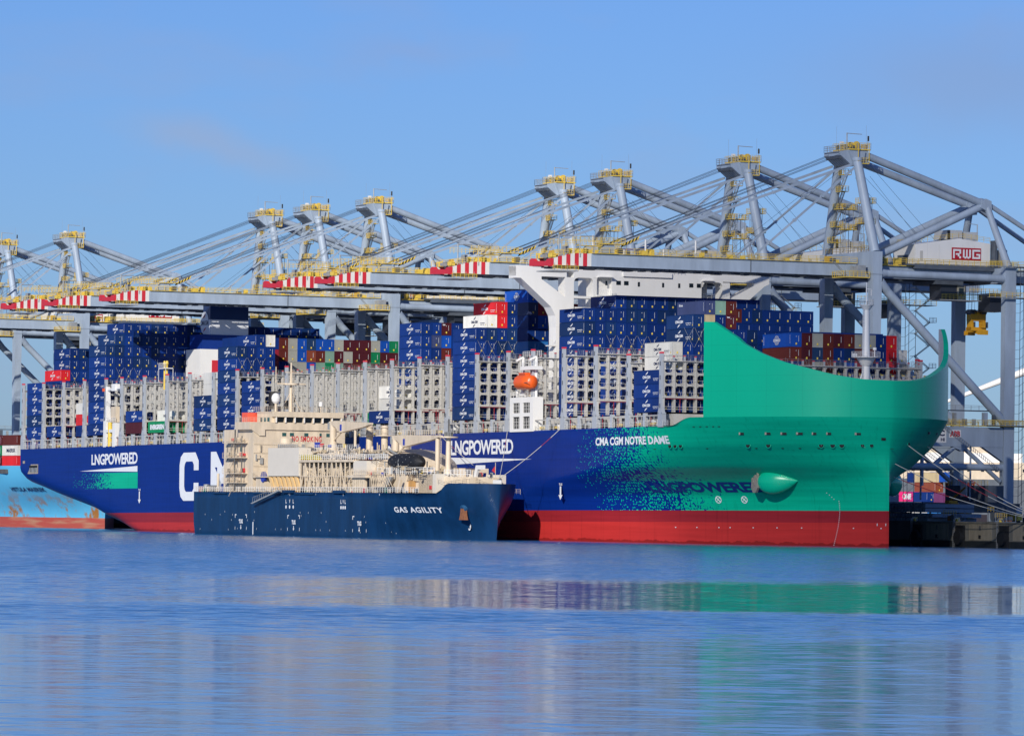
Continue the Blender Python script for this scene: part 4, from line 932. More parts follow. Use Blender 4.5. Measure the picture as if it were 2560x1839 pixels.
# ================================================================== QUAY CRANES
def crane():
    c0=84.0; root=empty('quay_crane',QUAY@Matrix.Translation((321,c0,5.2)),'grey quay crane','crane'); o_=(0,c0,5.2)
    g=M['grey']; Y=M['yel']
    def nb(): return MB(o_)
    def hollow(mb,p,q,a,b,m): pass
    # legs (tapered)
    def leg(x,y,z0,z1,a0,b0,a1,b1,name='leg'):
        mb=nb(); vs=[(x+sx*a/2,y+sy*b/2,z) for z,a,b in ((z0,a0,b0),(z1,a1,b1)) for sx,sy in ((-1,-1),(1,-1),(1,1),(-1,1))]
        mb.add(vs,[(3,2,1,0),(4,5,6,7),(0,1,5,4),(1,2,6,5),(2,3,7,6),(3,0,4,7)],g)
        mb.box(x-a1/2-.02,x+a1/2+.02,y-b1/2-.02,y+b1/2+.02,z1-5,z1-4.93,M['greyd']) if y<80 else None
        return mb.build(name,root)
    for s in (-1,1):
        leg(s*10.6,67.5,8.5,63.3,1.7,1.5,2.4,2.3); leg(s*10.6,101.2,8.5,61.0,1.7,2.6,1.8,2.7)
    # side frames: upper tube, long diagonal, portal beam, V braces, lower tube
    for s in (-1,1):
        mb=nb(); x=s*10.6; mb.tube((x,68.7,58.6),(x,100.0,58.4),.85,g,14); mb.tube((x,68.6,58.6),(x,70.4,58.6),1.15,g,14,.85); mb.tube((x,68.8,56.4),(x,100.3,27.2),.95,g,14)
        mb.tube((x,68.6,56.6),(x,70.6,54.8),1.3,g,14,.95); mb.box(x-.7,x+.7,68.6,99.8,21.6,25.9,g)
        mb.prism([(68.6,21.7),(73.5,21.7),(68.6,19)],0,x-.6,x+.6,g); mb.prism([(99.8,21.7),(94.5,21.7),(99.8,18.5)],0,x-.6,x+.6,g)
        mb.tube((x,89,22.3),(x,82.5,17.4),.5,g,10); mb.tube((x,89,22.3),(x,99.5,14.2),.5,g,10); mb.prism([(86.8,21.7),(91.6,21.7),(89.4,20.6)],0,x-.6,x+.6,g); mb.tube((x,80,13),(x,80,22),.25,g,6); mb.tube((x,92,10),(x,92,22),.25,g,6); mb.tube((x,68.5,17.2),(x,99.9,17.2),.75,g,12)
        mb.box(x-1.1,x+1.1,64,104,7.3,9.4,M['greyd'])
        mb.build('side_frame',root)
        p=nb(); p.box(x-1.1,x+1.1,68.6,106,26.1,26.3,Y); p.rail((x+1.05,68.6,26.3),(x+1.05,106,26.3),Y,1.15,1.6,.07); p.rail((x-1.05,68.6,26.3),(x-1.05,106,26.3),Y,1.15,1.6,.07)
        for i in range(12): yy=70+2.5*i; p.box(x-.5,x+.6,yy,yy+random.uniform(.4,1.2),26.3,26.3+random.uniform(1,3.6),random.choice([M['gal'],M['greyd'],M['grey']]))
        p.rail((x,70,29.6),(x,98,29.6),M['gal'],1,2,.07); p.box(x-.1,x+.1,69,99,29.3,29.6,M['greyd']); p.ladder((x+1.2,84,25.9),(x+1.2,99,16.0),M['gal'],(0,0,.8),.6,.08); p.build('walkway',root)
    # cross beams at both leg lines
    mb=nb(); mb.box(-9.4,9.4,66.6,68.2,59.9,63.25,g); mb.box(-9.7,9.7,100.2,101.9,57.5,60.8,g); mb.box(-9.7,9.7,100.3,101.8,22,25.5,g); mb.box(-9.7,9.7,66.8,68.0,8.6,11,g); mb.box(-9.7,9.7,100.4,101.7,8.6,11,g)
    mb.each('cross_beam',root)
    # bogies
    for s in (-1,1):
        for y in (67.5,101.2):
            mb=nb()
            for k in range(4):
                x=s*10.6+(-4.5+3*k); mb.box(x-1.2,x+1.2,y-.6,y+.6,5.7,7.2,Y); 
                for d in (-.6,.6): mb.tube((x+d,y-.3,5.65),(x+d,y+.3,5.65),.45,M['greyd'],10)
            mb.box(s*10.6-5.5,s*10.6+5.5,y-.7,y+.7,7.2,8.6,g); mb.build('bogie',root)
    # boom: two box girders with striped tips joined by a red end beam
    for s in (-1,1):
        mb=nb(); x0,x1=sorted((s*3.6,s*5.0)); r,wm=M['red'],mat('stripe_white',(.78,.76,.70),.45,.05)
        mb.box(x0,x1,1.7,64.5,58.1,60.8,g)
        for i in range(9):
            a=-7.2+.99*i; b=a+.99; za=60.8 if a>-2.6 else 59.6+(a+7.2)/4.6*1.2; zb=60.8 if b>-2.6 else 59.6+(b+7.2)/4.6*1.2
            mb.prism([(a,58.1),(b,58.1),(b,zb),(a,za)],0,x0,x1,wm if i%2==0 else r)
        mb.box(x0-.1,x1+.1,63.5,66,57.9,61.2,g)
        for yy in (40.0,): mb.box(x0-.03,x1+.03,yy,yy+.12,58.0,61.0,M['greyd'])
        mb.build('boom_girder',root)
    eb=nb(); eb.prism([(-5.2,58.2),(5.0,57.9),(5.0,59.5),(3.2,59.4),(2.6,59.0),(-2.8,59.2),(-3.2,59.7),(-4.2,59.8),(-5.2,59.5)],1,-7.9,-7.15,M['red']); eb.build('end_beam',root)
    mb=nb()
    for y in (-4,8,20,32,44,56): mb.box(-3.6,3.6,y,y+.8,58.9,60.2,g)
    mb.box(-3.3,-2.6,-6,124,57.8,58.1,M['greyd']); mb.box(2.6,3.3,-6,124,57.8,58.1,M['greyd'])
    for k in range(22): y=-5+k*3.1; mb.bar((-3.4,y,58.05),(3.4,y+1.5,58.05),M['greyd'],.14); mb.cbox((random.uniform(-2,2),y,57.75),(random.uniform(1,2),random.uniform(1,2.4),.3),M['greyd'])
    mb.tube((5.05,40,58),(5.05,40,61),.1,M['greyd'],6)
    mb.build('boom_bracing',root)
    # yellow walkway and gear on the boom
    mb=nb()
    for x in (5.15,-5.15):
        mb.box(x-.35,x+.35,1.7,66,60.85,60.98,Y); mb.rail((x+.3,1.7,60.98),(x+.3,66,60.98),Y,1.15,2.0,.075)
        mb.rail((x,-7.6,59.9),(x,1.7,61),Y,1.2,1.4,.08)
    rr=random.Random(3)
    for i in range(46):
        y=rr.choice([rr.uniform(-7.5,-3),rr.uniform(-3,14),rr.uniform(14,64)]); x=rr.uniform(-4.8,4.8); z=60.9 if y>-3 else 59.8; h=rr.uniform(.4,1.6)
        mb.cbox((x,y,z+h/2),(rr.uniform(.5,1.8),rr.uniform(.3,1.3),h),rr.choice([Y,Y,Y,M['gal'],M['greyd'],mat('ochre_gear',(.6,.35,.05),.6)]))
    for y in (-6,-1): mb.tube((5,y,60),(5,y,64.6),.16,M['gal'],6); mb.tube((5,y,64.4),(5,y+3.5,64.5),.1,M['gal'],6)
    mb.prism([(3.6,60.8),(8.4,60.8),(7,62.8),(5,62.8)],0,3.8,4.9,g); mb.prism([(3.6,60.8),(8.4,60.8),(7,62.8),(5,62.8)],0,-4.9,-3.8,g)
    mb.box(3.6,5.4,3.2,9.5,62.9,63.05,Y); mb.box(-5.4,-3.6,3.2,9.5,62.9,63.05,Y)
    for x in (-5.4,5.4): mb.rail((x,-3,63.0),(x,9.5,63.05),Y,1.2,1.0,.08); mb.rail((x,2,61),(x,2,61),Y)
    mb.build('boom_walkway',root)
    hz=nb()
    for x in (4.4,-4.4):
        for i in range(10):
            a=8.8+.42*i; hz.add([(x+.25,a,62.3+.19*i),(x+.25,a+.42,62.3+.19*(i+1)),(x+.25,a+.8,63.1+.19*(i+1)),(x+.25,a+.38,63.1+.19*i)],[(0,1,2,3)],Y if i%2 else M['black'])
    hz.build('hazard_board',root)
    # basket under tip
    mb=nb(); mb.box(-2.5,5.4,-7.5,-1.5,56.9,57.1,M['gal']); mb.rail((5.4,-7.5,57.1),(5.4,-1.5,57.1),Y,1,1,.07)
    for y in (-7,-4,-2): mb.bar((5.2,y,57),(5.0,y,58.6),M['gal'],.1)
    mb.build('maintenance_basket',root)
    # landward girder
    for s in (-1,1):
        mb=nb(); x0,x1=sorted((s*3.6,s*5.0)); mb.box(x0,x1,66.1,127,57.9,60.6,g); mb.build('main_girder',root)
    mb=nb()
    for x in (5.2,-5.2): mb.box(x-.4,x+.4,69,127,60.65,60.8,Y); mb.rail((x+.35,69,60.8),(x+.35,127,60.8),Y,1.15,2,.07)
    mb.rail((-5,127,60.8),(5,127,60.8),Y,1.15,2,.07)
    # hinge platforms next to the portal leg
    mb.box(5.2,11,60,66,57.5,57.7,Y); mb.rail((11,60,57.7),(11,66,57.7),Y,1.2,1,.08); mb.rail((5.2,60,57.7),(11,60,57.7),Y,1.2,1,.08); mb.ladder((8,62,57.7),(8,58.5,60.9),M['gal'],(.8,0,0),.35,.09)
    for x,y in ((6,66),(10,65)): mb.box(x,x+1,y-2,y,57.7,60.2,M['gal'])
    for a in (-9.4,9.4): mb.rail((a,66.5,63.3),(-a,66.5,63.3),Y,1.2,1.6,.08); 
    mb.build('girder_walkway',root)
    # A frame
    for s in (-1,1):
        mb=nb(); mb.tube((s*10.4,67.5,63.2),(s*4.1,66.5,83.2),1.12,g,14,.98); mb.tube((s*4.1,66.5,83.2),(s*4.1,66.5,83.9),1.15,g,14); mb.build('mast_leg',root)
        mb=nb(); mb.tube((s*4.1,69.0,84.3),(s*3.2,99.2,75.0),.82,g,12); mb.tube((s*3.2,98.0,75.3),(s*3.2,99.9,74.9),1.1,g,12)
        mb.build('back_stay',root)
        mb=nb(); mb.tube((s*3.2,99.2,74.8),(s*4.6,69.2,61.6),.82,g,12); mb.build('brace_tube',root)
        mb=nb(); mb.tube((s*3.2,99.6,75.2),(s*10.3,101.2,61),.75,g,6,.9); mb.prism([(97.6,74.2),(99,76.2),(100.4,75.7),(100.6,73.0)],0,s*3.2-1.1,s*3.2+1.1,g); mb.build('rear_mast_leg',root)
        mb=nb(); mb.tube((s*3.2,99.9,75.2),(s*4.3,126.5,60.7),.55,g,10); mb.build('rear_stay',root)
    mb=nb(); mb.tube((-4,99.2,74.6),(4,99.2,74.6),.7,g,10); mb.build('rear_cross_tube',root)
    # head
    mb=nb(); mb.prism([(62.6,85.1),(64.4,85.5),(69.4,85.5),(69.4,82.8),(66.8,82.1),(65.2,82.3),(62.6,84.3)],0,-3.7,3.7,g)
    for x in (-3.75,3.75): mb.prism([(64.4,85.3),(68.4,85.3),(67.8,82.3),(65.6,82.1)],0,min(x,x*1.16),max(x,x*1.16),g)
    for i in range(7):
        x=-3.2+1.0*i; mb.add([(x,62.55,84.25),(x+.15,62.55,84.25),(x+.15,65.1,82.25),(x,65.1,82.25)],[(0,1,2,3)],M['greyd'])
    mb.tube((-3.0,62.9,83.8),(3.0,62.9,83.8),.28,M['greyd'],12); mb.build('mast_head',root)
    mb=nb()
    mb.box(-3.4,4.0,64.6,69.9,85.55,85.8,Y); mb.box(-3.2,3.2,62.3,64.6,85.0,85.12,M['gal'])
    for a,b,c,d,z in ((-3.4,64.6,4.0,64.6,85.8),(-3.4,69.9,4.0,69.9,85.8),(4.0,64.6,4.0,69.9,85.8),(-3.4,64.6,-3.4,69.9,85.8),(3.2,62.3,3.2,64.6,85.1),(-3.2,62.3,3.2,62.3,85.1),(-3.2,62.3,-3.2,64.6,85.1)): mb.rail((a,b,z),(c,d,z),Y if z>85.5 else M['gal'],1.35,.8,.06)
    mb.box(4.2,5.1,66.2,68.9,82.5,82.68,Y); mb.rail((5.1,66.2,82.68),(5.1,68.9,82.68),Y,1.2,.7,.06); mb.rail((4.2,66.2,82.68),(5.1,66.2,82.68),Y,1.2,.7,.06)
    for yy in (66.2,68.9): mb.box(4.98,5.12,yy-.07,yy+.07,82.6,87.0,Y)
    for i in range(30): mb.cbox((rr.uniform(-3,3.6),rr.uniform(64.8,69.5),86.2+rr.uniform(0,.4)),(rr.uniform(.25,.8),rr.uniform(.2,.7),rr.uniform(.5,1.4)),rr.choice([M['gal'],Y,M['greyd'],M['gal'],M['creamd'],M['greyd']]))
    mb.tube((-1,67.5,86.9),(-.5,67.5,86.9),.7,Y,14); mb.tube((1.6,67.5,86.9),(2.1,67.5,86.9),.7,Y,14); mb.cbox((0,64.9,87.3),(.7,.7,.5),M['whi'])
    mb.tube((1.2,65.5,85.8),(1.2,65.5,89.4),.14,M['gal'],6); mb.bar((1.2,65.5,89.3),(1.2,69.2,89.2),M['gal'],.14); mb.tube((3.0,69.7,86),(3.0,69.7,88.8),.08,M['gal'],6); mb.cbox((3.0,69.8,88.2),(.3,.3,1.1),M['black'])
    for a in ((-2.5,65),(3.5,69)): mb.bar((a[0],a[1],86),(a[0],a[1],91),M['gal'],.03)
    mb.build('head_platform',root)
    # forestays and ropes
    for s in (-1,1):
        mb=nb()
        def flat(p,q,wd,h,m):
            p=Vector(p);q=Vector(q); d=(q-p).normalized(); up=d.cross(Vector((1,0,0))).normalized(); x=Vector((1,0,0)); a=[]
            for e in (p,q):
                for i,j in ((-1,-1),(1,-1),(1,1),(-1,1)): a.append(tuple(e+x*i*wd/2+up*j*h/2))
            mb.add(a,[(0,1,2,3),(7,6,5,4),(0,4,5,1),(1,5,6,2),(2,6,7,3),(3,7,4,0)],m)
        for off in (-.22,.22): flat((s*4.3+off,65.0,82.3),(s*4.3+off,10.2,63.0),.12,.5,g)
        flat((s*4.3,66.5,82.3),(s*4.3,41.5,62),.2,.45,g)
        for t in (.35,.62,.86): 
            p=Vector((s*4.3,66.5,82.3)).lerp(Vector((s*4.3,41.5,62)),t); mb.tube(p-Vector((.35,0,0)),p+Vector((.35,0,0)),.36,g,10)
            p=Vector((s*4.3,65,82.3)).lerp(Vector((s*4.3,10.2,63)),t); mb.tube(p-Vector((.4,0,0)),p+Vector((.4,0,0)),.36,g,10)
        mb.build('forestay',root)
    mb=nb()
    for i,x in enumerate((-3.2,-2.4,-1.6,1.6,2.4,3.2)): mb.bar((x,62.7,84.0+.3*(i%3)),(x,9.6,63.4+.2*(i%3)),M['rope'],.07)
    for x in (-2,2): mb.bar((x,65.5,82.5),(x,36,61),M['rope'],.05); mb.bar((x*1.6,70.2,82.4),(x*1.2,88,66),M['rope'],.05); mb.bar((x*1.6,70.2,80),(x*1.2,84,66),M['rope'],.05)
    mb.build('hoist_rope',root)
    # zigzag stairs on the aft mast leg
    mb=nb(); zs=[80.4,76.8,73.0,69.2,65.8]
    for i,z in enumerate(zs):
        t=(z-63.2)/20; cx=-10.4+6.3*t+2.9; mb.box(cx-1.4,cx+1.4,66.2,67.8,z,z+.14,Y)
        mb.rail((cx-1.4,66.2,z+.1),(cx+1.4,66.2,z+.1),Y,1.15,.7,.08); mb.rail((cx+1.4,66.2,z+.1),(cx+1.4,67.8,z+.1),Y,1.15,.8,.08)
        if i<len(zs)-1:
            z2=zs[i+1]; t2=(z2-63.2)/20; cx2=-10.4+6.3*t2+2.9; mb.ladder((cx+.6,66.6,z),(cx2-.9,66.6,z2),M['gal'],(0,.7,0),.32,.14)
            mb.bar((cx+.6,66.5,z+1),(cx2-.9,66.5,z2+1),M['gal'],.07)
    mb.bar((-10.2,66.4,64),(-5,66.3,82),M['gal'],.14); mb.build('mast_stair',root)
    # lattice towers on the cross beam
    for x,zt in ((-4.5,73),(3.6,74)):
        mb=nb()
        for a in (-1,1):
            for b in (68,70): mb.bar((x+a,b,63.2),(x+a,b,zt),M['gal'],.1)
        z=63.2
        while z<zt-1.2: mb.bar((x-1,68,z),(x+1,68,z+1.2),M['gal'],.06); mb.bar((x+1,68,z+1.2),(x-1,68,z+2.4),M['gal'],.06); mb.bar((x+1,68,z),(x+1,70,z+1.2),M['gal'],.06); z+=2.4
        for zz in (zt-4.4,zt): mb.box(x-1.7,x+1.7,67.4,70.6,zz,zz+.15,Y); mb.rail((x-1.7,67.4,zz),(x+1.7,67.4,zz),Y,1.2,.7,.08); mb.rail((x+1.7,67.4,zz),(x+1.7,70.6,zz),Y,1.2,.8,.08); mb.rail((x-1.7,70.6,zz),(x+1.7,70.6,zz),Y,1.2,.8,.08)
        mb.ladder((x-.3,68,63.5),(x-.3,68,zt),M['gal'],(.6,0,0),.4,.07); mb.build('boom_latch_tower',root)
    # machinery house
    h=nb(); wm=M['whi']; h.prism([(81,61.2),(81,65.6),(92,67.2),(100,66.3),(100,61.2)],0,-5,4.6,wm)
    for y in (84,87,90,93,96): h.bar((4.63,y,61.3),(4.63,y,65.8),mat('panel_joint',(.6,.6,.58),.5),.03)
    house=h.build('machinery_house',root)
    r=nb(); r.box(-3,3,90.2,93.8,67.1,69.1,mat('chiller_grey',(.5,.52,.54),.5,.1,1)); r.box(-3,3,94.3,97.8,66.9,68.8,MATS['chiller_grey']); r.box(3,3.06,90,90.7,67.1,69,M['black']); r.build('roof_unit',house)
    r=nb(); r.rail((4.5,81,65.8),(4.5,92,67.3),Y,1.1,1.6,.06); r.rail((4.5,92,67.3),(4.5,100,66.5),Y,1.1,1.6,.06); r.rail((-5,81,65.7),(4.5,81,65.7),Y,1.1,1.6,.06); r.tube((4,97,66.8),(4,97,70.5),.12,M['gal'],6); r.bar((4,97,70.4),(4,94.5,70.6),M['gal'],.12); r.build('roof_rail',house)
    r=nb(); r.box(4.6,4.64,82.2,82.9,62,64.2,M['lash']); r.box(-3.0,1.5,80.94,81,61.4,63.4,M['greyd']); r.build('door',house)
    sg=nb(); sg.box(4.62,4.72,90.2,97.6,62.5,65.2,mat('sign_red',(.45,.012,.025),.4,.05))
    def letter(strokes,y0):
        for i,(a,b,c,d) in enumerate(strokes): sg.box(4.72,4.755+.002*(i%5),y0+a*2.0,y0+b*2.0,62.85+c*2.0,62.85+d*2.0,M['logo'])
    letter([(0,.2,0,1),(.2,1,.8,1),(.8,1,.5,.8),(.35,.8,.38,.56),(.6,.8,.2,.38),(.78,1,0,.24)],90.5)
    letter([(0,.2,.1,1),(.2,.42,0,.2),(.4,.58,.1,1),(.58,.82,0,.2),(.8,1,.1,1)],93.0)
    letter([(0,.2,0,1),(.2,1,.8,1),(.2,1,0,.2),(.8,1,.2,.55),(.5,.8,.38,.55)],95.4)
    sg.build('name_sign',house)
    pf=nb(); pf.box(-6.5,6.2,78,106,60.85,61.15,M['greyd']); pf.box(-6.5,6.2,80,101,60.2,60.85,M['greyd']); pf.rail((6.2,70,61.15),(6.2,106,61.15),Y,1.2,1.6,.08); pf.rail((6.2,106,61.15),(-6.5,106,61.15),Y,1.2,1.6,.08)
    for i in range(14): pf.cbox((rr.uniform(-4,6),rr.uniform(70,80),61.6),(rr.uniform(.6,2),rr.uniform(.5,1.6),rr.uniform(.6,1.8)),rr.choice([M['gal'],Y,M['greyd']]))
    pf.box(4.6,6,101.8,103.5,61.1,65,M['gal']); pf.box(4,6,100.4,101,61.1,67,M['greyd']); 
    pf.build('house_platform',root)
    # trolley + driver cab under girder, landward
    t=nb(); t.box(-5,5,86,93,57.0,57.8,M['greyd']); t.box(-1,4,88,92,53.9,57,mat('cab_dark',(.03,.035,.05),.3,.1)); t.box(2.0,4.2,92,94,53.8,56.9,mat('cab_beige',(.35,.33,.27),.5,.1)); t.box(4.2,4.24,92.4,93.6,54.6,56.4,M['glass']); t.rail((4.4,88,53.8),(4.4,98,53.8),Y,1.2,1,.08); t.box(-1,4.4,87.5,98,53.6,53.8,M['gal'])
    t.box(-1,4,100.5,104.6,51.5,55.5,MATS['cab_dark']); t.rail((4.5,95,55.2),(4.5,108,55.2),Y,1.2,1,.08); t.box(3,4.6,95,108,55.0,55.2,M['gal'])
    t.build('trolley',root)
    # stair tower and lift on the landward leg
    for zt,x in ((57,10.6),):
        mb=nb(); y=104.6; z=27; k=0
        for a in (9.2,12.2):
            for b in (103.2,105.9): mb.bar((a,b,9),(a,b,61),M['greyd'],.1)
        for zz in range(9,60,2): mb.bar((12.2,103.2,zz),(12.2,105.9,zz+2),M['greyd'],.06); mb.bar((9.2,103.2,zz),(12.2,103.2,zz),M['greyd'],.06)
        while z<58:
            y0,y1=(105.9,109.6) if k%2==0 else (109.6,105.9); mb.ladder((11.6,y0,z),(11.6,y1,z+2.6),M['gal'],(.8,0,0),.32,.1)
            if k%2==0: mb.box(11,12.8,109.2,111,z+2.6,z+2.7,M['gal']); mb.rail((12.8,109.2,z+2.6),(12.8,111,z+2.6),M['gal'],1.1,.9,.08)
            else: mb.box(11,12.8,105.2,106,z+2.6,z+2.7,M['gal'])
            z+=2.6; k+=1
        for zz in (54.2,26.3,61): mb.box(8,12.8,102.5,111,zz,zz+.15,M['gal']); mb.rail((12.8,95,zz),(12.8,111,zz),Y,1.2,1.4,.08); mb.box(12,12.8,95,102.5,zz,zz+.15,M['gal'])
        mb.box(12.3,13.4,104.9,106.4,26.4,29.5,M['gal']); mb.box(12.3,13.4,104.9,106.4,61.2,64.2,M['gal'])
        mb.build('stair_tower',root)
    return root
CR=crane(); index_kids()
CX=[(321,'crane nearest, rising right behind the green bow'),(271.4,'second crane from the right, its boom over the white wheelhouse'),(208.3,'third crane from the right, boom tip left of the wheelhouse'),(178.4,'fourth crane from the right'),(73.2,'crane just left of the picture middle, fifth from the right'),(32.9,'middle crane of the group of three left of centre'),(2.2,'leftmost crane of the group of three, behind the funnel'),(-144.7,'crane near the left edge, second from left'),(-200.6,'leftmost crane at the left picture edge')]
for i,(c,lab) in enumerate(CX):
    o=CR if i==0 else copy_tree(CR)
    o.matrix_world=QUAY@Matrix.Translation((c,84,5.2)); tag(o,'grey blue and yellow quay '+lab,'crane','container cranes along the quay')
def abb():
    mb=MB((0,84,5.2)); x=10.6+.7+.03
    put_text(mb,'ABB',front_fn(86.3,88.9,23.7,25.0,x+.02),M['red'],.06); mb.box(x-.02,x,86.1,89.1,23.5,25.2,M['whi']); mb.build('maker_sign',CR)
    mb=MB((0,84,5.2)); mb.box(x-.02,x,82.6,85.4,22.4,25.4,M['whi']); put_text(mb,'C',front_fn(83.4,85.0,23.8,25.1,x+.02),M['logod'],.05); put_text(mb,'HI',front_fn(84.0,85.0,22.7,23.4,x+.02),M['logod'],.05); mb.build('maker_sign',CR)
abb()
def spreader():
    mb=MB(); Y=mat('spreader_yellow',(.75,.38,.02),.45,.25,.8)
    mb.box(-1.0,1.0,-1.9,1.9,3.4,4.9,Y); mb.box(-.9,.9,-.9,.8,4.8,5.4,Y)
    for y in (-1.6,-.9,.9,1.6): mb.tube((-.9,y,5.3),(.9,y,5.3),.62,M['greyd'],12)
    mb.build_ = None
    o=MB(); o.box(-3,3,-.5,.5,.6,1.3,Y); o.box(-3.1,-2.5,-1.25,1.25,.3,1.3,Y); o.box(2.5,3.1,-1.25,1.25,.3,1.3,Y); o.box(-1.2,1.2,-1.9,1.9,1.2,2.0,Y)
    for y in (-1.6,1.5): o.box(-.9,.9,y-.3,y+.4,.9,3.5,Y)
    for x,y in ((-.8,-1.4),(.5,.4),(-.4,1.6)): o.box(x,x+1.2,y,y+1.0,1.9,3.2,random.choice([Y,M['greyd']]))
    r=empty('container_spreader',QUAY@Matrix.Translation((318,101.2,46.2)),'small orange yellow container spreader hanging empty from the nearest crane behind the bow','spreader')
    mb.build('head_block',r); o.build('spreader_frame',r)
    c=MB(); 
    for x in (-.7,.7):
        for y in (-1.6,-.9,.9,1.6): c.bar((x,y,5.4),(x,y*.8,11.4),M['rope'],.05)
    c.build('rope',r)
spreader()
# ================================================================== QUAY CLUTTER seen under the cranes and beyond
def yard():
    hm=mat('hatch_grey',(.22,.28,.37),.6,.2,.4)
    nm=['topmost','second from top','third from top','lowest']
    for i,(z,u1) in enumerate(((8.2,355),(7.2,355),(6.15,358),(5.25,356))):
        mb=MB(); mb.box(-9,9,-6,6,.0,.8,hm); mb.box(-8.7,8.7,-5.7,5.7,.8,.84,M['deck'])
        for k in range(14): mb.box(-8.6+1.3*k,-8.45+1.3*k,-6.08,-6,.05,.75,hm)
        for k in range(5): mb.box(-8+4*k,-7.7+4*k,-6.2,-5.9,.8,1.15,M['greyd'])
        o=mb.build('hatch_cover',None,QUAY@Matrix.Translation((u1-9,73,z))); tag(o,'long dark grey steel hatch cover, %s of the pile beside the bow'%nm[i],'hatch cover','hatch covers piled on the quay')
    # boxes on the quay behind: (u,v,z,colour,label)
    rows=[(-13.2,277,10.9,'pink','bright pink container with white letters low behind the bow'),(-4.6,277,10.8,'navy','dark blue container right of the pink one'),(.6,279,10.6,'purple','purple container behind the hatch covers'),(6.3,280,10.6,'green','green container beside the purple one'),(13.2,281,10.6,'darkred','dark red container right of the green one'),
      (3.5,272,7.6,'white','white container standing at the end of the hatch covers'),(12.5,272,7.4,'lblue','light blue container on the quay right of the white one'),(20,274,7.4,'navy','dark blue container right of the light blue one'),
      (-3.5,279,16.5,'cream','cream container high behind the anchor pod'),(-3.5,279,13.6,'orangebrown','orange container under the cream one'),(-11,281,16.5,'navy','navy container left of the cream one'),(3.5,280,16.6,'blue','blue container right of the cream one'),(9,282,13.6,'brown','brown container below the blue stack'),
      (352,120,8.1,'dblue','dark blue container at the right edge of the quay'),(360,124,8.1,'green','green container at the far right of the quay'),(345,118,5.2,'navy','navy container in shade under the crane'),(330,118,5.2,'navy2','navy container in deep shade left of the machinery'),(352,120,5.2,'maroon','maroon container at the right edge, bottom of its stack'),(366,130,13.8,'white','white container high at the right picture edge'),(356,135,10.9,'purple','dark purple container behind the right crane leg')]
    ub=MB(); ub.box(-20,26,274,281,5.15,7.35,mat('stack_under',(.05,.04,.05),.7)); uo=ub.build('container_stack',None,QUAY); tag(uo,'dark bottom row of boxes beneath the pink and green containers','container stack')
    for u,v,z,c,l in rows:
        o=obj('shipping_container',cm(c,'line'),None,QUAY@Matrix.Translation((u,v,z))); tag(o,l,'container','containers standing on the quay')
        if c=='pink': mb=MB(); put_text(mb,'ONE',side_fn(0.2,5.2,.6,2.3,-CWD/2-.012),M['logo'],.07); mb.build('lettering',o)
        if c=='dblue': mb=MB(); put_text(mb,'CGM',side_fn(-2,3,.9,2.0,-CWD/2-.012),M['logo'],.04); mb.build('lettering',o)
        if z>10.8 and u>300: 
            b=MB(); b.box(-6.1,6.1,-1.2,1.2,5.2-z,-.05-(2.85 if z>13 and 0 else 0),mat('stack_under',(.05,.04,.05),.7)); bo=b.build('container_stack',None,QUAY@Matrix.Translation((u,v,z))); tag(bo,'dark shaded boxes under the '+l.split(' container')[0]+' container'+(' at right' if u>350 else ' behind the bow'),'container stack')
    # straddling gear / yellow machine in shade
    mb=MB(); Y=mat('machine_ochre',(.5,.25,.02),.5,.3,1)
    mb.box(-3,3,-1.2,1.2,1.0,2.2,Y); mb.box(-3,-1.4,-1.1,1.1,2.2,4.6,Y); mb.prism([(-1.4,2.2),(2.6,2.2),(1.2,3.4),(-1.4,4.2)],1,-1,1,Y); mb.box(1.4,3.2,-.9,.9,2.2,3.5,M['greyd']); mb.bar((-2.6,0,4.6),(3.5,0,7.4),Y,.3)
    t=empty('terminal_truck',QUAY@Matrix.Translation((346,80,5.2)),'ochre yellow service machine parked in the shade on the quay','machine'); mb.build('body',t)
    for x in (-2,1.8):
        for y in (-1.2,1.2): w_=MB(); w_.tube((x,y-.25,.65),(x,y+.25,.65),.65,M['black'],14); w_.build('wheel',t)
    # big dark sill equipment house under crane
    mb=MB(); mb.box(-9,9,-2,2,0,3.6,M['greyd']); mb.box(-2,.4,-2.3,-2,1.2,4.6,M['whi']); mb.rail((-9,-2,3.6),(9,-2,3.6),M['yel'],1.1,1.4,.07)
    o=mb.build('cable_reel_house',None,QUAY@Matrix.Translation((330,94,9.6))); tag(o,'dark equipment platform with yellow rail under the nearest crane','platform')
    rq=random.Random(21)
    for i,(u,v,nm_) in enumerate(((352,74,'cable drum stand'),(362,70,'lashing cage'),(372,74,'twistlock bin'),(381,71,'lashing cage'),(341,70,'twistlock bin'),(388,78,'cable drum stand'),(336,104,'work platform'),(349,106,'work platform'))):
        mb=MB(); c1=rq.choice([M['greyd'],hm,mat('machine_ochre',(.5,.25,.02)),M['black']]); w_=rq.uniform(1.2,2.6); h=rq.uniform(1.6,3.4)
        mb.box(-w_,w_,-1.2,1.2,0,.25,c1)
        for a in (-w_,w_):
            for b_ in (-1.1,1.1): mb.bar((a*.95,b_,0),(a*.95,b_,h),c1,.12)
        mb.rail((-w_,-1.15,h-1),(w_,-1.15,h-1),M['yel'],1.0,1,.06); mb.box(-w_*.6,w_*.5,-.8,.8,.25,h*.55,rq.choice([M['greyd'],M['rust'],M['black'],hm])); mb.tube((w_*.3,-1,h*.4),(w_*.3,1,h*.4),h*.28,rq.choice([M['greyd'],M['rust']]),12)
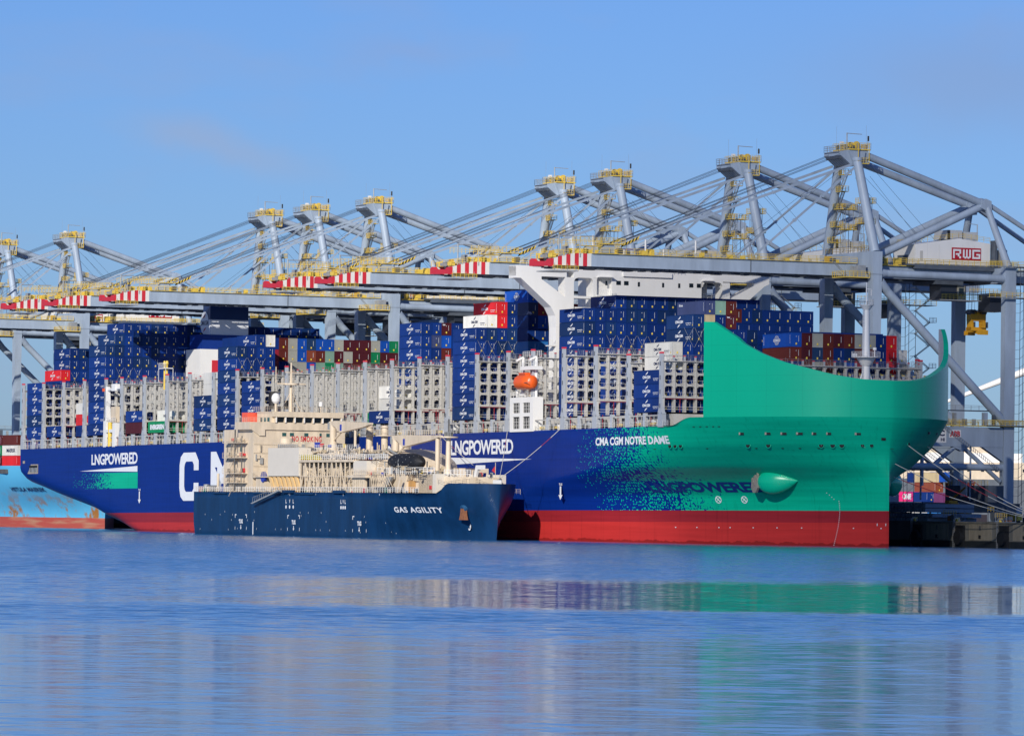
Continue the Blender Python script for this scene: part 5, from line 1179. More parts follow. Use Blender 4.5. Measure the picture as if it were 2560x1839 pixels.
        o=mb.build(nm_.replace(' ','_'),None,QUAY@Matrix.Translation((u,v,5.2))); tag(o,'dark %s %s on the shaded quay'%(nm_,['behind the hatch covers','beside the first quay ladder','by the second quay ladder','between second ladder and frame edge','just right of the green stem','at the right frame edge','low under the crane platform','right of the leg under the crane'][i]),nm_.split()[-1])
    # white ship beyond the quay (cream superstructure glimpsed under the cranes)
    b=empty('distant_ship',Matrix.Translation((140,1720,5)),'cream white ship superstructure glimpsed far behind under the crane','ship')
    m=MB(); m.box(-30,30,0,20,0,14,M['greyd']); m.box(-30,30,1,20,14,19.5,M['cream']); m.box(-24,26,2,18,19.5,22.5,M['whi']); m.box(-14,20,3,16,22.5,25,M['cream'])
    for k in range(13): m.box(-28+4.5*k,-27+4.5*k,.9,1,16.5,17.5,M['glass'])
    m.build('superstructure',b)
    # wind turbine far behind
    tb=empty('wind_turbine',Matrix.Translation((203,1800,0)),'white wind turbine far behind, one blade showing between the crane legs','wind turbine')
    m=MB(); m.tube((0,0,0),(0,0,67),2.4,M['whi'],20,1.5); m.build('tower',tb); m=MB(); m.tube((0,-4,68),(0,6,68),2,M['whi'],14); m.build('nacelle',tb)
    for a in (R(201.8),R(321.8),R(81.8)):
        m=MB(); d=Vector((math.cos(a),0,math.sin(a))); p=Vector((0,-4.5,68)); m.tube(p+d*1,p+d*14,1.0,M['whi'],10,1.8); m.tube(p+d*14,p+d*67,1.8,M['whi'],10,.4); m.build('blade',tb)
yard()
# ================================================================== GAS TANKER alongside
GX=183.5
gas=empty('gas_tanker',QUAY@Matrix.Translation((GX,-29,0)),'dark blue and cream gas bunker tanker moored alongside the big ship','ship')
def gas_hull():
    mb=MB(); Bh=12.3
    def un(z): return 136.4+.13*max(0,z)
    def hb(x,z):
        k=smooth((z-0)/11); us=88+16*k; n=un(z); p=1.7+.6*k; q=1.0+.55*k
        t=max(0,(x-us)/(n-us)); return 0 if t>=1 else Bh*(1-t**p)**(1/q)
    lv=[-3,-1,0,1,2.5,4,5.5,7,8.3,9.8,10.4,11.0,11.9]
    def tz(x): return 9.8 if x<126 else 9.8+2.1*smooth((x-126)/3)
    xs=[0,1,3,10,40,88]
    for side in (-1,1):
        vs=[];fs=[]; cols=[]
        for x in xs: cols.append([(x+ (0 if z>3 else .3*(3-z)),12.3+side*Bh*(1 if z>-1 else .97),min(z,tz(x))) for z in lv])
        for i in range(1,61):
            ta=math.sin(math.pi/2*i/60); c=[]
            for z in lv:
                x=88+(un(z)-88)*ta; c.append((x,12.3+(side*hb(x,z) if i<60 else 0),min(z,tz(x))))
            cols.append(c)
        n=len(lv)
        for c in cols: vs+=c
        for i in range(len(cols)-1):
            for j in range(n-1): a=i*n+j; fs.append((a,a+n,a+n+1,a+1))
        mb.add(vs,fs,M['tankb'],True)
        if side<0: A=cols[0]
        else: mb.add(A+cols[0],[(i,i+1,n+i+1,n+i) for i in range(n-1)],M['tankb'])
    dv=[]; X=[0,60,88]+[88+56*math.sin(math.pi/2*i/30) for i in range(1,31)]
    for x in X: h=max(0,hb(min(x,144),11)-.05); z=tz(x)-.12; dv+=[(x,12.3-h,z),(x,12.3+h,z)]
    mb.add(dv,[(2*i,2*i+2,2*i+3,2*i+1) for i in range(len(X)-1)],M['deck'])
    hu=mb.build('hull',gas)
    def T(nm,st,x0,x1,z0,z1,m,bold=.03,sp=1):
        mb=MB(); put_text(mb,st,lambda a,b:(x0+(x1-x0)*a,12.3-hb(x0+(x1-x0)*a,z0+(z1-z0)*b)-.1,z0+(z1-z0)*b),m,bold,sp); mb.build(nm,gas)
    T('ship_name','GAS AGILITY',109.8,125.6,5.6,6.8,M['logo'],.03,1.15)
    for x0 in (53.5,83.5):
        mb=MB(); k=2.0 if x0<60 else 1.1
        for i,ch in enumerate('LVL'):
            put_text(mb,ch,side_fn(x0+i*k,x0+.55+i*k,7.3,8.2,-.06),M['logo'],.04)
            n=12; mb.add([(x0+.28+i*k+.38*math.cos(2*math.pi*j/n),-.06,6.5+.4*math.sin(2*math.pi*j/n)) for j in range(n)],[tuple(range(n))],M['logo'])
        mb.add([(x0+k+.2,-.06,9),(x0+k+.35,-.06,9),(x0+k+.35,-.06,9.6),(x0+k+.2,-.06,9.6)],[(0,1,2,3)],M['logo']); mb.build('level_marking',gas)
    for x in (27.3,57.2,92.5):
        mb=MB(); f=lambda xx:12.3-hb(xx,3)-.12
        put_text(mb,'TUG',side_fn(x,x+2.1,2.6,3.6,f(x+1)),M['logo'],.05); v=f(x+1)
        mb.add([(x+.9,v,2.3),(x+1.2,v,2.3),(x+1.2,v,1.7),(x+.9,v,1.7)],[(0,1,2,3)],M['logo']); mb.add([(x+.65,v,1.75),(x+1.45,v,1.75),(x+1.05,v,1.2)],[(0,1,2)],M['logo'])
        for sx in (-1,1):
            cx=x+1+sx*3.3; vv=f(cx); mb.add([(cx-.12,vv,3.9),(cx+.12,vv,3.9),(cx+.12,vv,4.7),(cx-.12,vv,4.7)],[(0,1,2,3)],M['logo']); mb.add([(cx-sx*.7,vv,4.5),(cx,vv,4.5),(cx,vv,4.7),(cx-sx*.7,vv,4.7)],[(0,1,2,3)],M['logo']); mb.add([(cx-.08,vv,1.2),(cx+.1,vv,1.2),(cx+.1,vv,1.9),(cx-.08,vv,1.9)],[(0,1,2,3)],M['logo'])
        mb.build('tug_marking',gas)
    mb=MB()
    rr=random.Random(5)
    for i in range(40): x=rr.uniform(4,110); z=rr.choice([1,1.3,3.2,4.4,5.1,9.2]); v=12.3-hb(x,z)-.07; mb.add([(x,v,z),(x+.12,v,z),(x+.12,v,z+.35),(x,v,z+.35)],[(0,1,2,3)],M['logo'])
    mb.add([(35,-.08,.2),(35.5,-.08,.2),(35.5,-.08,3.0),(35,-.08,3.0)],[(0,1,2,3)],M['logo']); tag(mb.build('draught_mark',gas),kind='stuff')
    mb=MB(); x=130.3; v=12.3-hb(x,2.8)-.15; n=16
    mb.add([(x+.75*math.cos(2*math.pi*j/n),v-.0,2.8+.8*math.sin(2*math.pi*j/n)) for j in range(n)],[tuple(range(n))],M['logo']); 
    for a in (.8,2.35): mb.bar((x-.6*math.cos(a),v-.06,2.8-.6*math.sin(a)),(x+.6*math.cos(a),v-.06,2.8+.6*math.sin(a)),M['tankb'],.12)
    mb.build('thruster_mark',gas)
    mb=MB()  # fender strakes at the deck edge
    for a,b in ((12,20),(35,43),(44.5,53),(58.5,69)): mb.box(a,b,-.25,0,9.3,9.7,M['tankb'])
    for a,b in ((52.3,58.5),(80,86)): mb.box(a,b,-.5,0,9.6,10.25,M['tankb'])
    mb.build('side_strake',gas)
    an=MB(); x=131.0; v=12.3-hb(x,6)-.3; an.prism([(x-1.4,4.2),(x+1.4,4.2),(x+.9,5.3),(x+.7,6.6),(x-.7,6.6),(x-.9,5.3)],1,v-.5,v+.3,M['rust']); an.tube((x,v-.4,6.4),(x,v+.8,7.0),.9,mat('anchor_pocket',(.02,.09,.2),.4),12); an.build('anchor',gas)
    return hb,tz
GHB,GTZ=gas_hull()
def gas_top():
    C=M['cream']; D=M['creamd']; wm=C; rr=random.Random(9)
    # accommodation block: side face x 15.5..32, front face at x=32.5
    mb=MB(); mb.box(15.5,32.5,.9,23.7,9.7,24.0,C); mb.box(12.5,15.5,3,21,9.7,21.5,C); mb.box(10,13,4,20,9.7,16,C)
    mb.box(24.5,32.9,-.3,24.9,24.0,25.7,C); mb.prism([(.2,24.0),(2.2,22.6),(3.6,22.6),(3.6,24.0)],0,25,32.9,C)
    blk=mb.build('accommodation_block',gas)
    b=MB(); b.box(24,33.4,5.4,22.9,26.95,28.2,C); b.box(24,32.2,5.4,22.9,25.7,27,C); 
    for k in range(8): y=6.2+2.32*k; b.box(32.2,33.1,y-.28,y+.08,25.6,27.1,C)
    b.build('wheelhouse',gas)
    g=MB()
    for k in range(7): y=6.4+2.32*k; g.add([(32.6,y,25.75),(32.6,y+1.95,25.75),(33.15,y+1.95,27.0),(33.15,y,27.0)],[(0,1,2,3)],M['glass'])
    for k in range(3): g.box(26+2*k,27.2+2*k,5.32,5.4,25.9,26.8,M['teal'])
    
    for k in range(8): y=6.25+2.32*k; b2=MB(); b2.box(33.05,33.3,y-.12,y+.08,25.7,27.05,M['whi']); b2.build('window_mullion',gas)
    g.each('window',gas)
    t=MB()
    for y,w_ in ((8.0,1.0),(9.9,1.0),(13.5,1.0),(17.3,.5),(19,1.0)): t.box(32.5,32.55,y,y+w_,22.6,23.4,M['teal'])
    for y in (8.2,): t.box(32.5,32.55,y,y+.5,19.4,20.2,M['teal'])
    t.box(17.2,18,.85,.9,17,20.3,mat('louvre',(.3,.27,.22),.6,.1)); t.box(19.4,20.2,.85,.9,17.3,20.3,MATS['louvre']); t.box(25,25.6,.85,.9,19,20,M['teal'])
    t.each('window',gas)
    s=MB(); put_text(s,'NO SMOKING',front_fn(10.4,17.8,21.4,22.7,32.56),M['red'],.02,1.15); s.build('warning_lettering',gas)
    fr=MB()
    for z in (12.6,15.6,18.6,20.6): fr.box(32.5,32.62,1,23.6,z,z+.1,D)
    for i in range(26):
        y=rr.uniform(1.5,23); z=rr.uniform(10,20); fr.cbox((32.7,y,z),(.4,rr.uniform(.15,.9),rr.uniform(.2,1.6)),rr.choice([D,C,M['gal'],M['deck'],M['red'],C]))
    tag(fr.build('wall_fittings',gas),kind='stuff')
    # stair galleries on the side
    for z in (20.9,17.5,13.9,11.8):
        p=MB(); p.box(18,29.5,-.6,.9,z,z+.15,C); p.rail((18,-.55,z+.15),(29.5,-.55,z+.15),C,1.1,1,.06); p.ladder((21,-.1,z-3),(24,-.1,z),C,(0,.6,0),.3,.09); p.bar((21,-.2,z-2),(24,-.2,z+1),C,.06)
        for k in range(6): p.cbox((rr.uniform(18.5,29),.5,z+.8),(rr.uniform(.3,.9),.5,rr.uniform(.4,1.3)),rr.choice([M['red'],D,C,M['deck'],C]))
        p.build('gallery',gas)
    pp=MB(); pp.tube((24.6,-.25,10),(24.6,-.25,24),.16,M['deck'],8); pp.tube((28.6,-.25,10),(28.6,-.25,22.5),.14,M['deck'],8); pp.tube((21.8,-.3,17.0),(24.6,-.3,17.2),.3,M['deck'],8); pp.build('drain_pipe',gas)
    # stern hull-top deck house row
    r=MB()
    for z in (9.9,): r.rail((0,.2,z if z<10 else z),(16,.2,z),C,1.1,1.1,.06)
    r.rail((0,.2,9.8),(123,.2,9.8),M['whi'],1.15,1.3,.07); r.rail((16,24.3,9.8),(123,24.3,9.8),C,1.1,2,.05)
    r.rail((24.5,-.2,25.7),(32.8,-.2,25.7),C,1,1,.05); r.rail((24,4.3,28.2),(33.4,4.3,28.2),C,1.1,1,.05); r.rail((33.4,4.3,28.2),(33.4,21.6,28.2),C,1.1,1,.05); r.rail((32.8,-.2,25.7),(32.8,4,25.7),C,1,1,.05); r.rail((32.8,21,25.7),(32.8,24.8,25.7),C,1,1,.05)
    r.build('railing',gas)
    f=MB(); f.box(19.3,22.6,3.6,7.0,24,28.0,M['orf']); f.tube((20,11,29),(20,11,33),1.0,M['funnelblk'],12); f.tube((22,13.5,29),(22,13.5,31),.5,M['funnelblk'],10); f.build('funnel',gas)
    # mast
    m=MB(); m.tube((28,12,28.2),(28,12,39.5),.45,C,10,.2); m.tube((28,12,34.4),(28,12,34.8),1.8,C,12); m.box(27.6,28.4,8.5,15.5,34.5,34.8,C); m.tube((28,8.2,34.8),(28,8.2,38.5),.12,C,6); m.box(27.8,28.2,10.5,14.5,37.2,37.4,C)
    for s_ in (-1,1): m.bar((28,12+s_*2.6,28.2),(28,12,33),C,.12)
    m.ladder((28.5,12,28),(28.5,12,38),C,(0,.5,0),.5,.05); m.rail((26.4,10.2,34.8),(29.6,10.2,34.8),C,1,1,.05); m.build('signal_mast',gas)
    n=14; d=MB(); d.tube((30,7.4,28.2),(30,7.4,30),.3,C,8)
    for i in range(6): 
        a0=math.pi*(i/6-.5);a1=math.pi*((i+1)/6-.5); d.tube((30,7.4,31.2+1.3*math.sin(a0)),(30,7.4,31.2+1.3*math.sin(a1)),1.05*math.cos(a0),M['whi'],n,1.05*math.cos(a1),cap=False)
    d.tube((31.5,18,28.2),(31.5,18,29.8),.12,C,8); d.tube((31.5,18,29.6),(31.5,18,30.6),.45,M['whi'],10); d.build('radome',gas)
    # big cream box house
    h=MB(); h.box(42.4,59.6,.3,13,13.4,19.7,mat('tanker_pale_panel',(.74,.68,.58),.45,.05,.2)); bx=h.build('cargo_machinery_house',gas)
    l=MB(); 
    for k in range(7): x=42+2.4*k; l.prism([(x,13.4),(x+1.3,13.4),(x+3.9,9.8),(x+2.6,9.8)],1,.6,1.0,mat('tanker_pipe',(.82,.55,.25),.4,.1)); l.tube((x+1.5,1.4,13.2),(x+3.8,1.4,10),.3,D,8)
    l.box(41,58,3,12,9.8,13.4,C); l.build('support_strut',gas)
    # trellis structure
    tr=MB(); x=58.4
    tr.box(59.7,89,.3,9,16.45,16.95,C)
    x=60.2; i=0
    while x<88:
        tr.bar((x,.6,9.8),(x,.6,16.5),C,.22); 
        if i%2==0 and x<84: tr.bar((x,.6,10),(x+2.4,.6,16.4),C,.19)
        elif x<84: tr.bar((x,.6,16.4),(x+2.4,.6,10),C,.19)
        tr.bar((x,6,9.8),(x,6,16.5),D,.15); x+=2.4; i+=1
    tr.bar((58,.6,13.3),(88,.6,13.3),C,.16); tr.box(60,88,7.5,14,9.8,15.5,mat('trestle_gap_shade',(.22,.16,.10),.6,.4,1.2)); tr.build('pipe_trestle',gas)  # backing box coloured dark as the shade between the trestle bars
    dn=MB(); tan=mat('tan_pipe',(.55,.45,.30),.5,.2,1)
    for i in range(240):
        a=rr.uniform(60,122); z=rr.uniform(13.8,15.5) if a>97 else rr.uniform(16.95,19.2); y=rr.uniform(.6,10); r_=rr.uniform(.05,.18); cc=rr.choice([C,tan,D,M['gal'],C,M['deck'],tan])
        q=rr.random()
        if q<.4: dn.tube((a,y,13.8 if a>97 else 16.95),(a,y,z+rr.uniform(.3,1.6)),r_,cc,6)
        elif q<.75: dn.tube((a,y,z),(min(122,a+rr.uniform(1.5,8)),y,z),r_,cc,6)
        else: dn.cbox((a,y,z),(rr.uniform(.2,.8),rr.uniform(.2,.8),rr.uniform(.2,.9)),cc)
    for i in range(60):
        a=rr.uniform(60,88); dn.tube((a,2,rr.uniform(10.5,16)),(min(90,a+rr.uniform(1,6)),2,rr.uniform(10.5,16)),.1,rr.choice([D,tan,M['deck']]),5)
    for z in (18.1,19.3): dn.rail((62,3,z),(86,3,z),M['whi'],1.0,1.2,.05)
    tag(dn.build('small_piping',gas),kind='stuff')
    up=MB(); up.rail((58.2,.35,16.95),(107,.35,16.95),M['whi'],1.15,1.1,.08); up.rail((58.2,9,16.95),(100,9,16.95),C,1.15,1.3,.06)
    cols=[C,C,C,D,M['gal'],M['gal'],M['seal'],M['red'],M['deck'],M['blue'],M['cream']]
    for i in range(150):
        a=rr.uniform(59,99); y=rr.uniform(1,14); z=16.95; s_=rr.uniform(.25,1.3)
        if rr.random()<.4: up.tube((a,y,z),(a,y,z+rr.uniform(.8,3)),rr.uniform(.08,.35),rr.choice(cols[:6]),8)
        elif rr.random()<.5: up.tube((a,y,z+rr.uniform(.4,2.4)),(a+rr.uniform(1,7),y,z+rr.uniform(.4,2.4)),rr.uniform(.08,.28),rr.choice(cols[:5]),8)
        else: up.cbox((a,y,z+s_/2),(s_,s_,s_*rr.uniform(.6,1.6)),rr.choice(cols))
    for k in range(7): up.cbox((60.5+1.5*k,.9,17.6),(.9,.6,1.1),mat('valve_yellow',(.8,.65,.05),.5))
    tag(up.build('cargo_piping',gas),kind='stuff')
    # machinery on top of box house
    tp=MB(); tp.rail((44,.5,19.7),(58,.5,19.7),C,1.1,1.1,.06); tp.tube((46.5,3,20.6),(46.5,3,21.9),1.5,C,18); tp.box(45,53,1.5,6,19.7,20.6,M['gal'])
    for i in range(22): tp.tube((45+.6*i,5,19.7),(45+.6*i,5,19.7+rr.uniform(.8,1.7)),.09,C,6)
    for i in range(20): a=rr.uniform(45,66); s_=rr.uniform(.4,1.2); tp.cbox((a,rr.uniform(2,12),19.9+s_/2),(s_,s_,s_),rr.choice(cols))
    tag(tp.build('roof_gear',gas),kind='stuff')
    # vent towers and domes
    for x,y,zt in ((74,11,24.3),(82,11,24.1)):
        v=MB(); v.tube((x,y,16),(x,y,zt),.75,C,14); v.tube((x,y,zt-1.8),(x,y,zt-1.6),2.0,C,14); v.tube((x,y,zt),(x,y,zt+.5),1.0,C,14,.6)
        for i in range(10):
            a=2*math.pi*i/10;b=2*math.pi*(i+1)/10; v.rail((x+2*math.cos(a),y+2*math.sin(a),zt-1.6),(x+2*math.cos(b),y+2*math.sin(b),zt-1.6),C,1.1,9,.05)
        v.build('vent_post',gas)
    v=MB(); v.tube((88.5,12,17.5),(88.5,12,20.5),2.15,C,22); v.tube((88.5,12,20.5),(88.5,12,21.1),2.15,C,22,.5); v.build('nitrogen_tank',gas)
    v=MB()
    for cx in (68,96):
        for i in range(8):
            a0=math.pi/2*i/8; a1=math.pi/2*(i+1)/8; v.tube((cx,12.3,15.2+4.2*math.sin(a0)),(cx,12.3,15.2+4.2*math.sin(a1)),9*math.cos(a0),C,28,9*math.cos(a1),cap=False)
    v.box(58,112,2.5,22,9.7,15.3,C); v.build('tank_dome',gas)
    # hose cranes
    for (x,y,zb,zt,xe,ze,zp) in ((63.2,7,16.9,25.4,83.4,24.9,None),(96.6,7,13.8,22.0,119.2,21.9,1)):
        c=MB(); c.tube((x,y,zb),(x,y,zb+4),1.05,C,16,.95); c.tube((x,y,zb+4),(x,y,zt-.6),.75,C,14)
        c.prism([(x-1.2,zt+.2),(x-1.0,zt-.6),(x+1.6,zt-.9),(x+4.6,zt-2.3),(xe-3,ze-.7),(xe,ze-.2),(xe,ze+.25),(x+2,zt+.35)],1,y-.55,y+.55,C)
        c.tube((x+.7,y,zt-3.9),(x+4.6,y,zt-2.1),.22,C,8); c.box(x-1.3,x-.6,y-.8,y+.8,zt-1.6,zt,M['gal']); c.box(x+4.8,x+5.8,y-.58,y-.55,zt-1.9,zt-.5,M['blue'])
        if zp: c.rail((x+1.5,y,zt+.3),(xe,y,ze+.3),C,1.1,1.2,.06); c.tube((xe-1.3,y,9.8),(xe-1.3,y,ze-.4),.5,C,12); c.ladder((xe,y,12),(xe,y,ze),C,(.6,0,0),.45,.07)
        else: c.tube((x+12,y,20),(x+12,y,ze-.8),.3,C,8)
        c.build('hose_crane',gas)
    m=MB(); m.tube((121.2,8,13.8),(121.2,8,21.8),.62,C,14,.5); m.tube((121.2,8,21.6),(121.2,8,21.9),2.1,C,16); m.tube((121.2,8,13.8),(121.2,8,14.6),1.0,C,14,.62)
    for i in range(10): m.cbox((119.5+.37*i,8,22.4),(.2,.5,.9),M['deck'] if i%2 else M['gal'])
    m.tube((121.2,8,22),(121.2,8,25.6),.18,M['deck'],8); m.bar((120.2,8,18),(122.2,8,18),C,.06); m.build('light_mast',gas)
    # manifold houses amidships/forward
    a=MB(); a.box(88.5,95.5,.6,6,13.4,16.7,mat('tanker_pale_panel',(.7,.62,.54))); a.box(86.8,96.5,-.1,6,13.0,13.6,C); a.box(88,94.5,.6,6,9.8,13,C)
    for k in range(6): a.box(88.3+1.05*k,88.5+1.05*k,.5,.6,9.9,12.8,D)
    a.rail((86.8,0,13.6),(104,0,13.6),C,1.1,1.1,.06)
    for i in range(26): s_=rr.uniform(.3,1); a.cbox((rr.uniform(88,104),rr.uniform(.8,5),13.6+s_/2),(s_,s_,s_*1.4),rr.choice(cols))
    a.box(95,97,1,5,10,12.9,M['black']); a.build('manifold_house',gas)
    a=MB(); 
    for k in range(9): x=97+.9*k; a.bar((x,.8,9.8),(x,.8,13.6),C,.13); a.bar((x,.8,13.8),(x+1.4,.8,11),C,.1)
    for k in range(5): a.bar((100+1.3*k,.9,13.8),(103+1.3*k,.9,11.2),C,.1)
    a.prism([(100.5,9.8),(103.2,9.8),(107.5,13.2),(104.6,13.2)],1,1.2,1.8,M['gal']); a.prism([(110,9.8),(111,9.8),(112.2,12.6),(111.5,12.6)],1,1,1.5,C)
    a.build('hose_handling_frame',gas)
    a=MB(); a.box(103,122,4,20.5,9.8,13.8,C); a.box(115,123.5,4.0,20.6,9.8,13.9,mat('tanker_pale_panel',(.7,.62,.54))); a.prism([(123.5,6),(131,8.6),(131,16),(123.5,18.6)],2,11.5,13.3,C); a.ladder((109,2.6,9.8),(113.8,2.6,13.8),C,(0,.7,0),.35,.1); a.box(111.6,113.6,3.0,3.95,9.9,12.4,M['brass'])
    a.rail((98,2,13.8),(118,2,13.8),M['whi'],1.4,1.0,.1); a.rail((118,2,13.8),(123,4,13.8),M['whi'],1.4,1.0,.1); a.rail((123.5,6,13.4),(131,8.6,13.4),M['whi'],1.4,1,.1); a.box(120.5,121.6,3.9,4.0,10.6,11.4,M['red']); a.build('forecastle_house',gas)
    a=MB()
    for i in range(40):
        x=rr.uniform(104,121); s_=rr.uniform(.3,1.1); a.cbox((x,rr.uniform(4.5,9),13.8+s_/2),(s_,s_,s_*1.5),rr.choice(cols))
    for i in range(12): x=rr.uniform(124,132); a.cbox((x,rr.uniform(10,14),13.4+.4),(rr.uniform(.3,1),.5,rr.uniform(.6,1.6)),rr.choice(cols))
    for x in (109.5,): a.tube((x,4.6,13.8),(x,4.6,16.4),.45,C,12)
    a.prism([(129,12.3),(130.6,15.8),(134.2,15.8),(134.2,14.9),(131.4,14.9),(130,12.3)],1,10,10.5,M['whi']); a.rail((129,8.6,12),(135,12,12),C,1.1,.8,.06); a.rail((124,4.2,11.9),(131,8.4,11.9),C,1.1,1,.05)
    a.bar((135.4,12.3,11.9),(135.4,12.3,16.4),C,.1); a.prism([(135.3,15.6),(135.3,14.2),(133.8,14.7)],1,12.2,12.3,M['red']); a.box(135.9,137.0,11.5,13,11.9,12.7,M['whi']); tag(a.build('foredeck_gear',gas),kind='stuff')
    a=MB()
    for i in range(70):
        x=rr.uniform(1,123); z=9.8
        if 32<x<58 and rr.random()<.4: continue
        s_=rr.uniform(.3,.9); a.cbox((x,rr.uniform(.5,2.2),z+s_/2),(s_,.5,s_*rr.uniform(.8,1.8)),rr.choice([M['black'],M['deck'],C,C,D,M['green'],M['red'],M['gal'],C]))
    for k in range(7): a.tube((101+1.25*k,.6,10.5),(101+1.25*k,1.4,10.5),.55,M['black'],12)
    a.tube((3,2,9.8),(3,2,11.5),.8,M['gal'],12); a.box(5,8,1,3,9.8,11.3,M['greyd']); a.tube((12,1,9.8),(12,1,14),.3,C,8); a.tube((38.5,.7,13.2),(38.5,1.3,13.2),1.2,M['blue'],16)
    a.rail((33,.4,13.3),(41,.4,13.3),C,1.1,.9,.06); a.box(33,41,.4,6,13.1,13.3,C); a.box(34,39,1,8,9.8,13.1,C); tag(a.build('deck_gear',gas),kind='stuff')
    # gangway
    a=MB(); p=Vector((36.6,-.9,7.4)); q=Vector((52.3,-.6,10.0)); mid=q-p
    a.prism([(36.6,7.2),(37.6,7.1),(52.5,10.0),(52.3,10.3)],1,-1.4,-.6,M['gal']); 
    for i in range(14): c=p.lerp(q,i/13); a.bar(c,c+Vector((.3,0,1.2)),M['gal'],.06)
    a.bar(p+Vector((.3,0,1.2)),q+Vector((.3,0,1.2)),M['gal'],.06); a.build('gangway',gas)
gas_top()
def big_fender():
    mb=MB(); n=20; k=18; vs=[];fs=[]; L2=8.2
    for i in range(k+1):
        t=-1+2*i/k; r=1.95*(1-abs(t)**3.6)**.5 if abs(t)<1 else .05; r=max(.05,r)
        for j in range(n): a=2*math.pi*j/n; vs.append((L2*t,r*math.cos(a),1.95+r*math.sin(a)))
    for i in range(k):
        for j in range(n): a=i*n+j; b=i*n+(j+1)%n; fs.append((a,b,b+n,a+n))
    mb.add(vs,fs,M['black'],True)
    o=mb.build('floating_fender',None,QUAY@Matrix.Translation((GX+109.8,-25.5,14.4))); tag(o,'big black netted rubber fender lying on the tanker foredeck','fender')
    nt=MB()
    for i in range(-6,7):
        for j in range(n): a=2*math.pi*j/n; r=1.99*(1-abs(i/6.9)**3.6)**.5; nt.cbox((i*1.15,r*math.cos(a),1.95+r*math.sin(a)),(.07,.07,.16),M['gal']) if (i+j)%3==0 else None
    nt.build('chain_net',o)
big_fender()
# small bits floating: ballast water falling from the big ship's side by the tanker bow
mb=MB(); rr=random.Random(2); sp=mat('falling_water',(.7,.75,.8),.3,.2)
for i in range(90):
    t=rr.random(); z=.1+5.6*(1-t*t); x=GX+0+148.3-183.5+183.5*0+ .9*t+rr.uniform(-.25,.3)*(.3+t)
    mb.cbox((x-148.3+0,rr.uniform(-.2,.2)*(1+t)-t*1.2,z),(.07,.07,rr.uniform(.15,.6)),sp)
o=mb.build('ballast_discharge',None,QUAY@Matrix.Translation((258,-.4,0))@Matrix.Translation((0,0,0))); tag(o,'white jet of water falling from the hull side beyond the tanker bow','water jet',kind='stuff')
